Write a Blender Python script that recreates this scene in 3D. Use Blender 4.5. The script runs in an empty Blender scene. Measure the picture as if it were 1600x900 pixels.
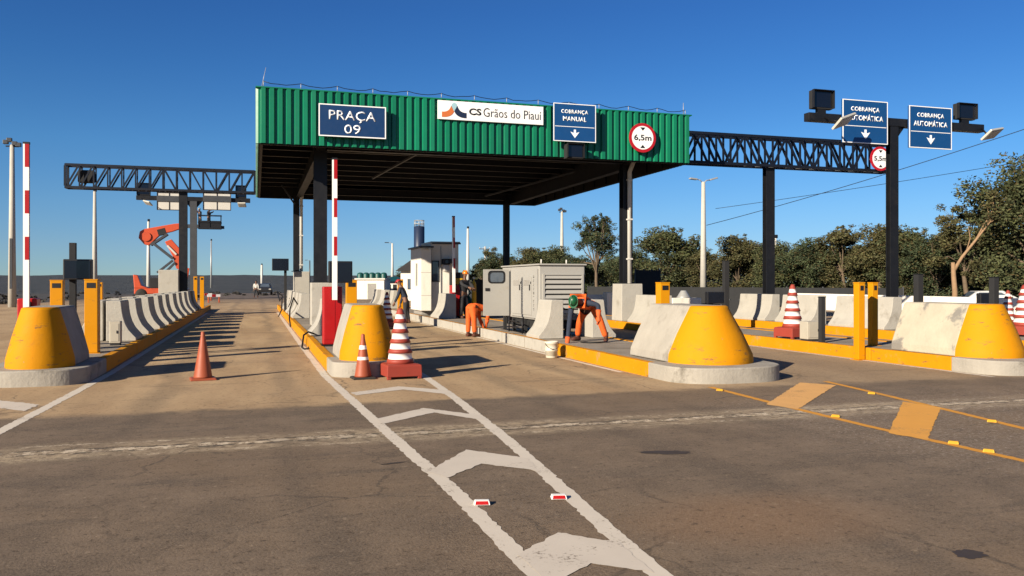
import bpy, bmesh, math, random
import numpy as np
from mathutils import Vector, Matrix
R = math.radians
random.seed(7)
SC = bpy.context.scene
COL = SC.collection
# ------------------------------------------------------------------ camera geometry (a level phone camera, 1.6 m up)
F, H, HY = 1296.0, 1.6, 441.0
TH = math.atan(400 / F)
cc, ss = math.cos(TH), math.sin(TH)
def PD(px, py, d):
    u = (px - 800) / F
    return (d * (ss + cc * u), d * (cc - ss * u), H + (HY - py) / F * d)
def P(px, py, z=0.0):
    d = F * (H - z) / (py - HY)
    return PD(px, py, d)[:2]
def PY(px, py, Y):
    return PD(px, py, Y / (cc - ss * (px - 800) / F))
def PX(px, py, X):
    return PD(px, py, X / (ss + cc * (px - 800) / F))

# ------------------------------------------------------------------ materials
def _mix(nt, fac, a, b):
    n = nt.nodes.new('ShaderNodeMix'); n.data_type = 'RGBA'
    for sock, v in ((n.inputs[0], fac), (n.inputs[6], a), (n.inputs[7], b)):
        if hasattr(v, 'is_linked') or hasattr(v, 'links'): nt.links.new(v, sock)
        elif isinstance(v, (int, float)): sock.default_value = v
        else: sock.default_value = (*v[:3], 1)
    return n.outputs[2]
def _mix_mul(nt, a, b):
    n = nt.nodes.new('ShaderNodeMix'); n.data_type = 'RGBA'; n.blend_type = 'MULTIPLY'; n.inputs[0].default_value = 1
    nt.links.new(a, n.inputs[6]); nt.links.new(b, n.inputs[7]); return n.outputs[2]
def _noise(nt, vec, scale, detail=5, rough=.6):
    n = nt.nodes.new('ShaderNodeTexNoise'); n.inputs['Scale'].default_value = scale
    n.inputs['Detail'].default_value = detail; n.inputs['Roughness'].default_value = rough
    nt.links.new(vec, n.inputs['Vector']); return n.outputs['Fac']
def _ramp(nt, v, lo, hi):
    n = nt.nodes.new('ShaderNodeMapRange'); n.inputs[1].default_value = lo; n.inputs[2].default_value = hi
    n.interpolation_type = 'SMOOTHSTEP'
    nt.links.new(v, n.inputs[0]); return n.outputs[0]
def _math(nt, op, a, b=None):
    n = nt.nodes.new('ShaderNodeMath'); n.operation = op
    for s, v in ((n.inputs[0], a), (n.inputs[1], b)):
        if v is None: continue
        if isinstance(v, (int, float)): s.default_value = v
        else: nt.links.new(v, s)
    return n.outputs[0]
K = .66
def _k(c): return tuple(x * K for x in c)
def _base(name):
    m = bpy.data.materials.new(name); m.use_nodes = True
    nt = m.node_tree; b = nt.nodes['Principled BSDF']
    return m, nt, b
def _coords(nt, world=False, stretch=None):
    if world:
        g = nt.nodes.new('ShaderNodeNewGeometry'); v = g.outputs['Position']
    else:
        t = nt.nodes.new('ShaderNodeTexCoord'); oi = nt.nodes.new('ShaderNodeObjectInfo')
        k = nt.nodes.new('ShaderNodeVectorMath'); k.operation = 'ADD'
        mul = _math(nt, 'MULTIPLY', oi.outputs['Random'], 60.0)
        nt.links.new(t.outputs['Object'], k.inputs[0]); nt.links.new(mul, k.inputs[1]); v = k.outputs[0]
    if stretch:
        mp = nt.nodes.new('ShaderNodeMapping'); mp.inputs['Scale'].default_value = stretch
        nt.links.new(v, mp.inputs['Vector']); v = mp.outputs[0]
    return v
def M(name, col, rough=.6, metal=0.0, var=.12, scale=2.5, bump=0.0, bscale=40, dirt=None, dlo=.5, dhi=.75, dscale=1.3, dstretch=None, spec=.4, scuff=0.0, sheets=0.0):
    col = _k(col); dirt = _k(dirt) if dirt else None
    m, nt, b = _base(name)
    v = _coords(nt)
    n1 = _noise(nt, v, scale)
    c = _mix(nt, n1, [x * (1 - var * 2) for x in col], [min(1, x * (1 + var * 2)) for x in col])
    if dirt:
        vd = _coords(nt, stretch=dstretch) if dstretch else v
        d = _ramp(nt, _noise(nt, vd, dscale, 8, .65), dlo, dhi)
        c = _mix(nt, d, c, dirt)
    if scuff:        # rubbed tyre marks and chips
        sv = _coords(nt, stretch=(1, 1, 3.5))
        c = _mix(nt, _math(nt, 'MULTIPLY', _ramp(nt, _noise(nt, sv, 2.6, 9, .75), .575, .65), scuff), c, (.09, .065, .04))
        c = _mix(nt, _math(nt, 'MULTIPLY', _ramp(nt, _noise(nt, v, 9, 8, .7), .66, .69), scuff), c, (.20, .17, .13))
    if sheets:       # separate sheets, each weathered a little differently
        tcx = nt.nodes.new('ShaderNodeTexCoord'); sp_ = nt.nodes.new('ShaderNodeSeparateXYZ'); nt.links.new(tcx.outputs['Object'], sp_.inputs[0])
        wn = nt.nodes.new('ShaderNodeTexWhiteNoise'); wn.noise_dimensions = '1D'
        nt.links.new(_math(nt, 'FLOOR', _math(nt, 'DIVIDE', _math(nt, 'ADD', sp_.outputs['X'], sp_.outputs['Y']), sheets)), wn.inputs['W'])
        c = _mix(nt, _math(nt, 'MULTIPLY', wn.outputs['Value'], .38), c, tuple(q * .5 for q in col))
    nt.links.new(c, b.inputs['Base Color'])
    b.inputs['Metallic'].default_value = metal
    b.inputs['Specular IOR Level'].default_value = spec
    rr = nt.nodes.new('ShaderNodeMapRange'); rr.inputs[3].default_value = max(0, rough - .12); rr.inputs[4].default_value = min(1, rough + .12)
    nt.links.new(_noise(nt, v, 6), rr.inputs[0]); nt.links.new(rr.outputs[0], b.inputs['Roughness'])
    if bump:
        bp = nt.nodes.new('ShaderNodeBump'); bp.inputs['Strength'].default_value = bump; bp.inputs['Distance'].default_value = .02
        nt.links.new(_noise(nt, v, bscale, 6), bp.inputs['Height']); nt.links.new(bp.outputs[0], b.inputs['Normal'])
    return m
MT = {}
MT['concrete'] = M('pale_concrete', (.49, .462, .405), .85, var=.08, bump=.35, bscale=18, dirt=(.30, .27, .22), dlo=.52, dhi=.8, dscale=2.2)
MT['concrete_raw'] = M('raw_concrete', (.45, .415, .355), .9, var=.12, bump=.5, bscale=14, dirt=(.25, .22, .18), dlo=.5, dhi=.72, dscale=1.6)
MT['concrete_mottled'] = M('mottled_concrete', (.56, .50, .385), .9, var=.12, bump=.5, bscale=14, dirt=(.27, .25, .22), dlo=.52, dhi=.60, dscale=1.1)
MT['concrete_grey'] = M('grey_concrete', (.36, .34, .31), .9, var=.12, bump=.5, bscale=14, dirt=(.22, .2, .17), dlo=.5, dhi=.72, dscale=1.6)
MT['slab'] = M('slab_concrete', (.36, .305, .24), .92, var=.12, bump=.4, bscale=20, dirt=(.22, .18, .13), dlo=.45, dhi=.75, dscale=1.1)
MT['kerb_concrete'] = M('kerb_concrete', (.42, .385, .33), .9, var=.12, bump=.5, bscale=18, dirt=(.17, .15, .12), dlo=.54, dhi=.74, dscale=2.4)
MT['yellow'] = M('yellow_paint', (.70, .288, .002), .7, spec=.15, scuff=.75, var=.05, scale=1.2, bump=.18, bscale=12, dirt=(.50, .22, .02), dlo=.58, dhi=.82, dscale=3.2)
MT['yellow_kerb'] = M('yellow_kerb_paint', (.70, .288, .003), .75, spec=.15, scuff=.7, var=.07, scale=1.5, bump=.3, bscale=20, dirt=(.40, .27, .12), dlo=.57, dhi=.74, dscale=3.0)
MT['yellow_metal'] = M('yellow_metal', (.72, .295, .002), .5, spec=.2, scuff=.3, var=.04, dirt=(.42, .22, .03), dlo=.62, dhi=.8, dscale=4)
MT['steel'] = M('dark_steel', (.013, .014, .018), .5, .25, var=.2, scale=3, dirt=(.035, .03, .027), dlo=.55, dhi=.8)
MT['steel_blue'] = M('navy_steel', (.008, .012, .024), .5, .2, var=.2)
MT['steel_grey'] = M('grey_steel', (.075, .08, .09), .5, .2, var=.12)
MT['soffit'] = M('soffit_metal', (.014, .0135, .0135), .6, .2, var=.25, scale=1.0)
MT['soffit_light'] = M('flange_metal', (.10, .095, .09), .6, .2, var=.2)
MT['green'] = M('green_sheet', (.006, .23, .115), .38, .0, var=.10, scale=.8, dirt=(.03, .22, .13), dlo=.5, dhi=.85, dscale=.8, dstretch=(3, 3, .25), spec=.5, sheets=1.05)
MT['galv'] = M('galvanised', (.50, .50, .49), .45, .3, var=.1)
MT['pole_concrete'] = M('pole_concrete', (.56, .53, .47), .85, var=.08, bump=.2)
MT['white_metal'] = M('white_metal', (.72, .69, .63), .5, var=.05, dirt=(.50, .45, .38), dlo=.55, dhi=.8, dscale=2)
MT['white_wall'] = M('white_render', (.95, .89, .79), .8, var=.05, bump=.15, dirt=(.55, .49, .40), dlo=.52, dhi=.85, dscale=1.2, dstretch=(2, 2, .5))
MT['gen_grey'] = M('generator_paint', (.44, .425, .39), .5, var=.05, dirt=(.38, .34, .29), dlo=.55, dhi=.8, dscale=2.5)
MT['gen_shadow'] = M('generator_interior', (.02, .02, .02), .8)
MT['black'] = M('black_plastic', (.012, .012, .014), .5, var=.2)
MT['black_matt'] = M('black_matt', (.02, .02, .022), .85, var=.2)
MT['screen'] = M('screen_glass', (.006, .007, .014), .18, var=.1, spec=.6)
MT['blue'] = M('sign_blue', (.003, .042, .150), .5, var=.06, spec=.45)
MT['blue_mid'] = M('sign_bright_blue', (.004, .072, .245), .5, var=.06, spec=.45)
MT['white'] = M('sign_white', (1.1, 1.1, 1.1), .5, var=.02)
MT['text_white'] = M('lettering_white', (1.15, 1.18, 1.2), .5, var=.02)
MT['text_black'] = M('lettering_black', (.012, .012, .016), .6, var=.1)
MT['red_sign'] = M('sign_red', (.52, .012, .022), .4, var=.06)
MT['logo_orange'] = M('logo_orange', (.72, .19, .05), .5, var=.03)
MT['logo_navy'] = M('logo_navy', (.012, .025, .07), .5, var=.03)
MT['logo_sky'] = M('logo_pale_blue', (.42, .66, .74), .5, var=.03)
MT['red_paint'] = M('red_paint', (.46, .007, .008), .4, var=.06, dirt=(.25, .02, .02), dlo=.6, dhi=.85, dscale=3)
MT['boom_white'] = M('boom_white', (1.1, 1.07, 1.02), .45, var=.03)
MT['cone_red'] = M('cone_red', (.36, .050, .030), .6, var=.08, dirt=(.22, .05, .035), dlo=.55, dhi=.8, dscale=5)
MT['cone_orange'] = M('cone_orange', (.40, .088, .036), .55, var=.1, dirt=(.26, .07, .035), dlo=.5, dhi=.8, dscale=6)
MT['cone_band'] = M('cone_white_band', (1.05, 1.0, .95), .45, var=.05, dirt=(.5, .42, .36), dlo=.55, dhi=.85, dscale=5)
MT['rubber'] = M('black_rubber', (.03, .026, .022), .85, var=.2)
MT['lift_red'] = M('lift_red', (.66, .098, .035), .42, var=.08, dirt=(.4, .06, .04), dlo=.6, dhi=.85, dscale=2)
MT['fence_dark'] = M('shade_cloth', (.022, .023, .025), .9, var=.15)
MT['cabinet'] = M('cabinet_beige', (.50, .455, .37), .6, var=.06)
MT['lens'] = M('lamp_lens', (.62, .60, .52), .3, var=.04)
MT['glass'] = M('window_glass', (.10, .13, .17), .08, var=.2, spec=.8)
MT['roof_dark'] = M('roof_tiles', (.05, .045, .042), .8, var=.2)
MT['tank_blue'] = M('tank_blue', (.018, .032, .075), .45, var=.1)
MT['tank_green'] = M('tank_green', (.010, .085, .075), .45, var=.15)
MT['orange_suit'] = M('orange_overall', (.80, .125, .012), .8, var=.12, scale=9, bump=.4, bscale=25)
MT['navy_cloth'] = M('navy_cloth', (.022, .032, .06), .85, var=.2, scale=9, bump=.4, bscale=25)
MT['dark_cloth'] = M('dark_cloth', (.03, .03, .034), .9, var=.25, scale=9, bump=.4, bscale=25)
MT['grey_cloth'] = M('grey_cloth', (.36, .35, .32), .9, var=.15, scale=9, bump=.4, bscale=25)
MT['maroon_cloth'] = M('maroon_cloth', (.16, .02, .03), .9, var=.2, scale=9)
MT['skin'] = M('skin', (.22, .105, .06), .6, var=.08)
MT['boot'] = M('boot_leather', (.10, .03, .015), .7, var=.2)
MT['glove'] = M('orange_glove', (.72, .12, .02), .75, var=.1)
MT['helmet_orange'] = M('helmet_orange', (.85, .22, .008), .35, var=.03)
MT['helmet_green'] = M('helmet_green', (.008, .10, .035), .35, var=.05)
MT['helmet_red'] = M('cap_red', (.45, .015, .025), .6, var=.06)
MT['bucket'] = M('bucket_plastic', (.74, .68, .55), .5, var=.06, dirt=(.5, .42, .3), dlo=.55, dhi=.8, dscale=6)
MT['bark'] = M('bark', (.16, .115, .075), .9, var=.25, scale=5, bump=.6, bscale=20)
MT['bark_tan'] = M('tan_bark', (.36, .225, .125), .9, var=.15, scale=4, bump=.4, bscale=16)
MT['car_white'] = M('car_white', (.74, .74, .73), .3, var=.03, spec=.6)
MT['car_dark'] = M('car_dark', (.03, .03, .033), .35, var=.1, spec=.5)
MT['hose'] = M('black_hose', (.012, .012, .012), .6)
MT['green_bag'] = M('green_plastic', (.012, .13, .085), .6, var=.2, scale=6)
MT['gear_yellow'] = M('tool_yellow', (.75, .42, .01), .5)

def leaf_mat(name, dark, light, brown=(.10, .075, .03), bfac=.12):
    dark, light, brown = _k(dark), _k(light), _k(brown)
    m, nt, b = _base(name)
    g = nt.nodes.new('ShaderNodeNewGeometry')
    t = nt.nodes.new('ShaderNodeTexCoord')
    cl = _ramp(nt, _noise(nt, t.outputs['Object'], .9, 3), .35, .65)
    r = g.outputs['Random Per Island']
    f = _math(nt, 'ADD', _math(nt, 'MULTIPLY', cl, .65), _math(nt, 'MULTIPLY', r, .35))
    c = _mix(nt, f, dark, light)
    bw = nt.nodes.new('ShaderNodeMath'); bw.operation = 'GREATER_THAN'; bw.inputs[1].default_value = 1 - bfac
    nt.links.new(_math(nt, 'FRACT', _math(nt, 'MULTIPLY', r, 17.3)), bw.inputs[0])
    c = _mix(nt, bw.outputs[0], c, brown)
    nt.links.new(c, b.inputs['Base Color']); b.inputs['Roughness'].default_value = .7
    b.inputs['Specular IOR Level'].default_value = .2
    return m
MT['leaf_a'] = leaf_mat('leaf_olive', (.026, .036, .017), (.135, .148, .060))
MT['leaf_b'] = leaf_mat('leaf_deep_green', (.020, .032, .017), (.098, .122, .054))
MT['leaf_c'] = leaf_mat('leaf_dry_olive', (.036, .038, .017), (.155, .148, .060), bfac=.2)
MT['scrub'] = leaf_mat('scrub_leaves', (.040, .039, .036), (.062, .058, .050), (.06, .05, .04), .3)
MT['far_leaf'] = leaf_mat('far_wood_leaves', (.045, .052, .055), (.065, .072, .074), (.06, .06, .055), .15)

# paint on the road: worn, with bare asphalt showing through
def paint_mat(name, col, bare, wear=.5):
    col, bare = _k(col), _k(bare)
    m, nt, b = _base(name)
    v = _coords(nt, world=True)
    a = _noise(nt, v, 1.6, 9, .72); d = _noise(nt, v, 38, 4, .6)
    f = _ramp(nt, _math(nt, 'ADD', _math(nt, 'MULTIPLY', a, .6), _math(nt, 'MULTIPLY', d, .4)), wear, wear + .10)
    c0 = _mix(nt, _noise(nt, v, 3), [x * .82 for x in col], col)
    nt.links.new(_mix(nt, f, c0, bare), b.inputs['Base Color']); b.inputs['Roughness'].default_value = .8
    b.inputs['Specular IOR Level'].default_value = .25
    return m
MT['line_white'] = paint_mat('road_white', (.90, .80, .67), (.24, .18, .13), .55)
MT['line_white_worn'] = paint_mat('road_white_worn', (.86, .76, .64), (.22, .17, .13), .555)
MT['line_yellow'] = paint_mat('road_yellow', (.88, .40, .05), (.40, .25, .10), .53)
MT['bar_yellow'] = paint_mat('road_yellow_bar', (1.0, .48, .09), (.50, .29, .11), .53)
MT['bar_orange'] = paint_mat('road_orange_bar', (.98, .54, .19), (.55, .32, .13), .53)

def road_mat():
    m, nt, b = _base('dusty_asphalt')
    v = _coords(nt, world=True)
    sep = nt.nodes.new('ShaderNodeSeparateXYZ'); nt.links.new(v, sep.inputs[0])
    y, x = sep.outputs['Y'], sep.outputs['X']
    vs = _coords(nt, world=True, stretch=(1, .22, 1))      # streaked along the road
    vx = _coords(nt, world=True, stretch=(.22, 1, 1))      # streaked across it
    big = _noise(nt, v, .22, 5); mid = _noise(nt, v, 1.4, 8, .7); fine = _noise(nt, v, 55, 5, .75); grit = _noise(nt, v, 170, 3, .8)
    st = _noise(nt, vs, .9, 6); sx = _noise(nt, vx, 2.2, 7, .7)
    dark = _mix(nt, _ramp(nt, mid, .3, .7), (.096, .068, .046), (.170, .122, .083))
    dark = _mix(nt, _math(nt, 'MULTIPLY', _ramp(nt, big, .44, .66), .75), dark, (.160, .106, .062))
    dark = _mix(nt, _math(nt, 'MULTIPLY', _ramp(nt, sx, .5, .72), .55), dark, (.048, .038, .030))
    tan = _mix(nt, _ramp(nt, st, .3, .7), (.33, .215, .112), (.48, .335, .185))
    tan = _mix(nt, _math(nt, 'MULTIPLY', _ramp(nt, mid, .5, .75), .5), tan, (.17, .115, .074))
    # far right of the plaza is greyer and less dusty
    gx = _ramp(nt, _math(nt, 'ADD', x, _math(nt, 'MULTIPLY', mid, 1.5)), 5.5, 9.5)
    tan = _mix(nt, _math(nt, 'MULTIPLY', gx, .45), tan, (.15, .115, .085))
    e = _math(nt, 'ADD', y, _math(nt, 'MULTIPLY', _math(nt, 'SUBTRACT', mid, .5), 1.0))
    edge = _ramp(nt, e, 10.85, 11.25)
    c = _mix(nt, edge, dark, tan)
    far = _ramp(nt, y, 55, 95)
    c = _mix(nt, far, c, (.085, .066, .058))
    # the crumbling joint that crosses the lanes at y = 8.7
    jd = _math(nt, 'ABSOLUTE', _math(nt, 'SUBTRACT', _math(nt, 'ADD', y, _math(nt, 'MULTIPLY', _math(nt, 'SUBTRACT', mid, .5), .35)), 8.72))
    band = _math(nt, 'SUBTRACT', 1.0, _ramp(nt, jd, .24, .55))
    c = _mix(nt, _math(nt, 'MULTIPLY', _math(nt, 'MULTIPLY', band, _ramp(nt, _noise(nt, vx, 1.6, 6, .7), .25, .6)), _ramp(nt, _noise(nt, v, 9, 8, .8), .34, .62)), c, (.42, .33, .215))
    jj = _noise(nt, v, 7.5, 6, .8)
    core = _math(nt, 'SUBTRACT', 1.0, _ramp(nt, jd, .06, .12))
    c = _mix(nt, _math(nt, 'MULTIPLY', core, _ramp(nt, jj, .485, .54)), c, (.60, .50, .37))
    crack = _math(nt, 'SUBTRACT', 1.0, _ramp(nt, _math(nt, 'ABSOLUTE', _math(nt, 'SUBTRACT', jd, .095)), .012, .05))
    c = _mix(nt, _math(nt, 'MULTIPLY', crack, _ramp(nt, _noise(nt, v, 6.0, 6, .8), .47, .52)), c, (.035, .027, .02))
    edgew = _math(nt, 'SUBTRACT', 1.0, _ramp(nt, _math(nt, 'ABSOLUTE', _math(nt, 'SUBTRACT', jd, .33)), .01, .05))
    c = _mix(nt, _math(nt, 'MULTIPLY', edgew, _ramp(nt, _noise(nt, v, 5.0, 7, .85), .53, .58)), c, (.52, .43, .32))
    # milled, gritty patches near the yellow hatching
    hx = _math(nt, 'MULTIPLY', _ramp(nt, x, 4.6, 6.4), _math(nt, 'SUBTRACT', 1.0, _ramp(nt, _math(nt, 'ABSOLUTE', _math(nt, 'SUBTRACT', y, 7.7)), 1.0, 3.2)))
    c = _mix(nt, _math(nt, 'MULTIPLY', hx, _ramp(nt, _noise(nt, v, 22, 7, .8), .52, .62)), c, (.34, .29, .24))
    # tyre tracks, hairline cracks and old patch seams in the asphalt
    wob = _math(nt, 'MULTIPLY', _math(nt, 'SUBTRACT', big, .5), 1.4)
    for tx, wd, k in ((-1.35, .18, .40), (.45, .18, .42), (3.7, .2, .42), (5.35, .2, .38)):
        td = _math(nt, 'ABSOLUTE', _math(nt, 'SUBTRACT', _math(nt, 'ADD', x, wob), tx))
        c = _mix(nt, _math(nt, 'MULTIPLY', _math(nt, 'MULTIPLY', _math(nt, 'SUBTRACT', 1.0, _ramp(nt, td, .05, wd + .14)), _ramp(nt, st, .36, .6)), k), c, (.045, .034, .026))
    vo = nt.nodes.new('ShaderNodeTexVoronoi'); vo.feature = 'DISTANCE_TO_EDGE'; vo.inputs['Scale'].default_value = .55
    wv = nt.nodes.new('ShaderNodeVectorMath'); wv.operation = 'MULTIPLY_ADD'; wv.inputs[1].default_value = (1.1, 1.1, 0)
    cn = nt.nodes.new('ShaderNodeTexNoise'); cn.inputs['Scale'].default_value = 1.1; cn.inputs['Detail'].default_value = 7
    nt.links.new(v, cn.inputs['Vector']); nt.links.new(cn.outputs['Color'], wv.inputs[0]); nt.links.new(v, wv.inputs[2]); nt.links.new(wv.outputs[0], vo.inputs['Vector'])
    ck = _math(nt, 'SUBTRACT', 1.0, _ramp(nt, vo.outputs['Distance'], .002, .012))
    c = _mix(nt, _math(nt, 'MULTIPLY', _math(nt, 'MULTIPLY', ck, _ramp(nt, big, .44, .58)), .6), c, (.028, .021, .016))
    sm = _ramp(nt, _noise(nt, vx, .9, 3, .5), .61, .63)
    c = _mix(nt, _math(nt, 'MULTIPLY', sm, .22), c, (.05, .04, .031))
    # reddish dust patch blown onto the asphalt
    px_ = _math(nt, 'POWER', _math(nt, 'DIVIDE', _math(nt, 'SUBTRACT', x, 3.3), 1.15), 2.0); py_ = _math(nt, 'POWER', _math(nt, 'DIVIDE', _math(nt, 'SUBTRACT', y, 4.9), .75), 2.0)
    pm = _math(nt, 'SUBTRACT', 1.0, _ramp(nt, _math(nt, 'ADD', _math(nt, 'ADD', px_, py_), _math(nt, 'MULTIPLY', mid, .9)), .3, 1.6))
    c = _mix(nt, _math(nt, 'MULTIPLY', pm, .75), c, (.20, .115, .060))
    # aggregate speckle everywhere
    sp = _ramp(nt, fine, .3, .75)
    c = _mix(nt, _math(nt, 'MULTIPLY', sp, .42), c, (.27, .215, .16))
    sd = _math(nt, 'SUBTRACT', 1.0, _ramp(nt, fine, .25, .5))
    c = _mix(nt, _math(nt, 'MULTIPLY', sd, .62), c, (.022, .017, .013))
    peb = _noise(nt, v, 15, 4, .65)
    c = _mix(nt, _math(nt, 'MULTIPLY', _math(nt, 'SUBTRACT', 1.0, _ramp(nt, peb, .30, .45)), .60), c, (.045, .031, .02))
    c = _mix(nt, _math(nt, 'MULTIPLY', _ramp(nt, peb, .58, .74), .42), c, (.34, .26, .18))
    gl = nt.nodes.new('ShaderNodeMath'); gl.operation = 'GREATER_THAN'; gl.inputs[1].default_value = .735
    nt.links.new(grit, gl.inputs[0])
    c = _mix(nt, _math(nt, 'MULTIPLY', gl.outputs[0], .5), c, (.45, .4, .34))
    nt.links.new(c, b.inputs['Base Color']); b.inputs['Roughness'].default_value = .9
    b.inputs['Specular IOR Level'].default_value = .22
    bp = nt.nodes.new('ShaderNodeBump'); bp.inputs['Strength'].default_value = .55; bp.inputs['Distance'].default_value = .012
    hh = _math(nt, 'ADD', _math(nt, 'MULTIPLY', fine, 1.0), _math(nt, 'MULTIPLY', mid, 1.2))
    nt.links.new(hh, bp.inputs['Height']); nt.links.new(bp.outputs[0], b.inputs['Normal'])
    return m
MT['road'] = road_mat()
def soil_mat():
    m, nt, b = _base('dark_soil')
    v = _coords(nt, world=True)
    c = _mix(nt, _ramp(nt, _noise(nt, v, .15, 8, .7), .35, .65), (.026, .024, .022), (.042, .037, .032))
    nt.links.new(c, b.inputs['Base Color']); b.inputs['Roughness'].default_value = .95
    bp = nt.nodes.new('ShaderNodeBump'); bp.inputs['Strength'].default_value = .8; bp.inputs['Distance'].default_value = .1
    nt.links.new(_noise(nt, v, 3, 8, .7), bp.inputs['Height']); nt.links.new(bp.outputs[0], b.inputs['Normal'])
    return m
MT['soil'] = soil_mat()
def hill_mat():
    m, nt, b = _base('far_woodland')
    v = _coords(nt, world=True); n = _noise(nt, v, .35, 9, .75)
    c = _mix(nt, _ramp(nt, n, .35, .65), (.046, .053, .063), (.074, .080, .086))  # distance haze is mixed into this paler blue-grey woodland colour
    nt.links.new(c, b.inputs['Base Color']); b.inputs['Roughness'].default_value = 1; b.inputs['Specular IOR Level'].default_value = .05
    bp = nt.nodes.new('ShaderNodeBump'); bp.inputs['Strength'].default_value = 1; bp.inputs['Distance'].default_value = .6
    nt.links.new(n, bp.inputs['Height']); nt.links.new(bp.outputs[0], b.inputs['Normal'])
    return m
MT['hill'] = hill_mat()

# ------------------------------------------------------------------ mesh builder and object helpers
class MB:
    def __init__(s): s.v, s.f, s.m, s.s = [], [], [], []
    def add(s, vs, fs, mi=0, sm=False):
        o = len(s.v); s.v += [tuple(p) for p in vs]
        for f in fs: s.f.append([i + o for i in f]); s.m.append(mi); s.s.append(sm)
        return s
    def box(s, x0, x1, y0, y1, z0, z1, mi=0):
        vs = [(x, y, z) for z in (z0, z1) for y in (y0, y1) for x in (x0, x1)]
        return s.add(vs, [(0, 2, 3, 1), (4, 5, 7, 6), (0, 1, 5, 4), (2, 6, 7, 3), (0, 4, 6, 2), (1, 3, 7, 5)], mi)
    def bar(s, p, q, w, h=None, up=(0, 0, 1), mi=0):
        p, q = Vector(p), Vector(q); h = h or w
        d = (q - p).normalized(); u = Vector(up)
        if abs(d.dot(u)) > .98: u = Vector((0, 1, 0)) if abs(d.y) < .9 else Vector((1, 0, 0))
        a = d.cross(u).normalized() * w / 2; b = a.cross(d).normalized() * h / 2
        vs = [e + i * a + j * b for e in (p, q) for i, j in ((-1, -1), (1, -1), (1, 1), (-1, 1))]
        return s.add(vs, [(3, 2, 1, 0), (4, 5, 6, 7), (0, 1, 5, 4), (1, 2, 6, 5), (2, 3, 7, 6), (3, 0, 4, 7)], mi)
    def tube(s, p, q, r0, r1=None, n=12, mi=0, cap=True, sm=True):
        return s.path([p, q], [r0, r0 if r1 is None else r1], n, mi, cap, sm)
    def path(s, pts, rs, n=8, mi=0, cap=True, sm=True):
        pts = [Vector(p) for p in pts]
        if isinstance(rs, (int, float)): rs = [rs] * len(pts)
        vs = []; a = None
        for i, p in enumerate(pts):
            d = (pts[min(i + 1, len(pts) - 1)] - pts[max(i - 1, 0)]).normalized()
            if a is None:
                u = Vector((0, 0, 1)) if abs(d.z) < .9 else Vector((1, 0, 0)); a = d.cross(u).normalized()
            else: a = (a - d * a.dot(d)).normalized()
            b = d.cross(a)
            for k in range(n):
                t = 2 * math.pi * k / n; vs.append(p + (a * math.cos(t) + b * math.sin(t)) * rs[i])
        fs = [(i * n + k, i * n + (k + 1) % n, (i + 1) * n + (k + 1) % n, (i + 1) * n + k) for i in range(len(pts) - 1) for k in range(n)]
        s.add(vs, fs, mi, sm)
        if cap:
            o = len(s.v) - len(vs)
            s.f.append([o + k for k in range(n)][::-1]); s.m.append(mi); s.s.append(False)
            e = o + (len(pts) - 1) * n
            s.f.append([e + k for k in range(n)]); s.m.append(mi); s.s.append(False)
        return s
    def lathe(s, prof, n=28, mi=0, sm=True, c=(0, 0), mis=None):
        vs = [(c[0] + r * math.cos(2 * math.pi * k / n), c[1] + r * math.sin(2 * math.pi * k / n), z) for r, z in prof for k in range(n)]
        for i in range(len(prof) - 1):
            pass
        o = len(s.v); s.v += vs
        for i in range(len(prof) - 1):
            for k in range(n):
                s.f.append([o + i * n + k, o + i * n + (k + 1) % n, o + (i + 1) * n + (k + 1) % n, o + (i + 1) * n + k])
                s.m.append(mis[i] if mis else mi); s.s.append(sm)
        if prof[0][0] > 1e-4: s.f.append([o + k for k in range(n)][::-1]); s.m.append(mis[0] if mis else mi); s.s.append(False)
        if prof[-1][0] > 1e-4:
            e = o + (len(prof) - 1) * n; s.f.append([e + k for k in range(n)]); s.m.append(mis[-1] if mis else mi); s.s.append(False)
        return s
    def prism(s, poly, axis, a, b, mi=0):
        """poly: 2-D outline; axis 'y': (x,z) outline swept along y from a to b; 'z': (x,y) outline; 'x': (y,z) outline"""
        f = {'y': lambda p, t: (p[0], t, p[1]), 'z': lambda p, t: (p[0], p[1], t), 'x': lambda p, t: (t, p[0], p[1])}[axis]
        n = len(poly); vs = [f(p, a) for p in poly] + [f(p, b) for p in poly]
        fs = [tuple(range(n))[::-1], tuple(range(n, 2 * n))] + [(i, (i + 1) % n, n + (i + 1) % n, n + i) for i in range(n)]
        return s.add(vs, fs, mi)
    def sphere(s, c, rx, ry, rz, mi=0, nu=16, nv=10, z0=-1.0, z1=1.0):
        prof = []
        for i in range(nv + 1):
            t = z0 + (z1 - z0) * i / nv if False else None
        a0, a1 = math.asin(z0), math.asin(z1)
        vs = []
        for i in range(nv + 1):
            a = a0 + (a1 - a0) * i / nv
            for k in range(nu):
                t = 2 * math.pi * k / nu
                vs.append((c[0] + rx * math.cos(a) * math.cos(t), c[1] + ry * math.cos(a) * math.sin(t), c[2] + rz * math.sin(a)))
        fs = [(i * nu + k, i * nu + (k + 1) % nu, (i + 1) * nu + (k + 1) % nu, (i + 1) * nu + k) for i in range(nv) for k in range(nu)]
        return s.add(vs, fs, mi, True)
    def xf(s, mat):
        s.v = [tuple(mat @ Vector(p)) for p in s.v]; return s
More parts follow.
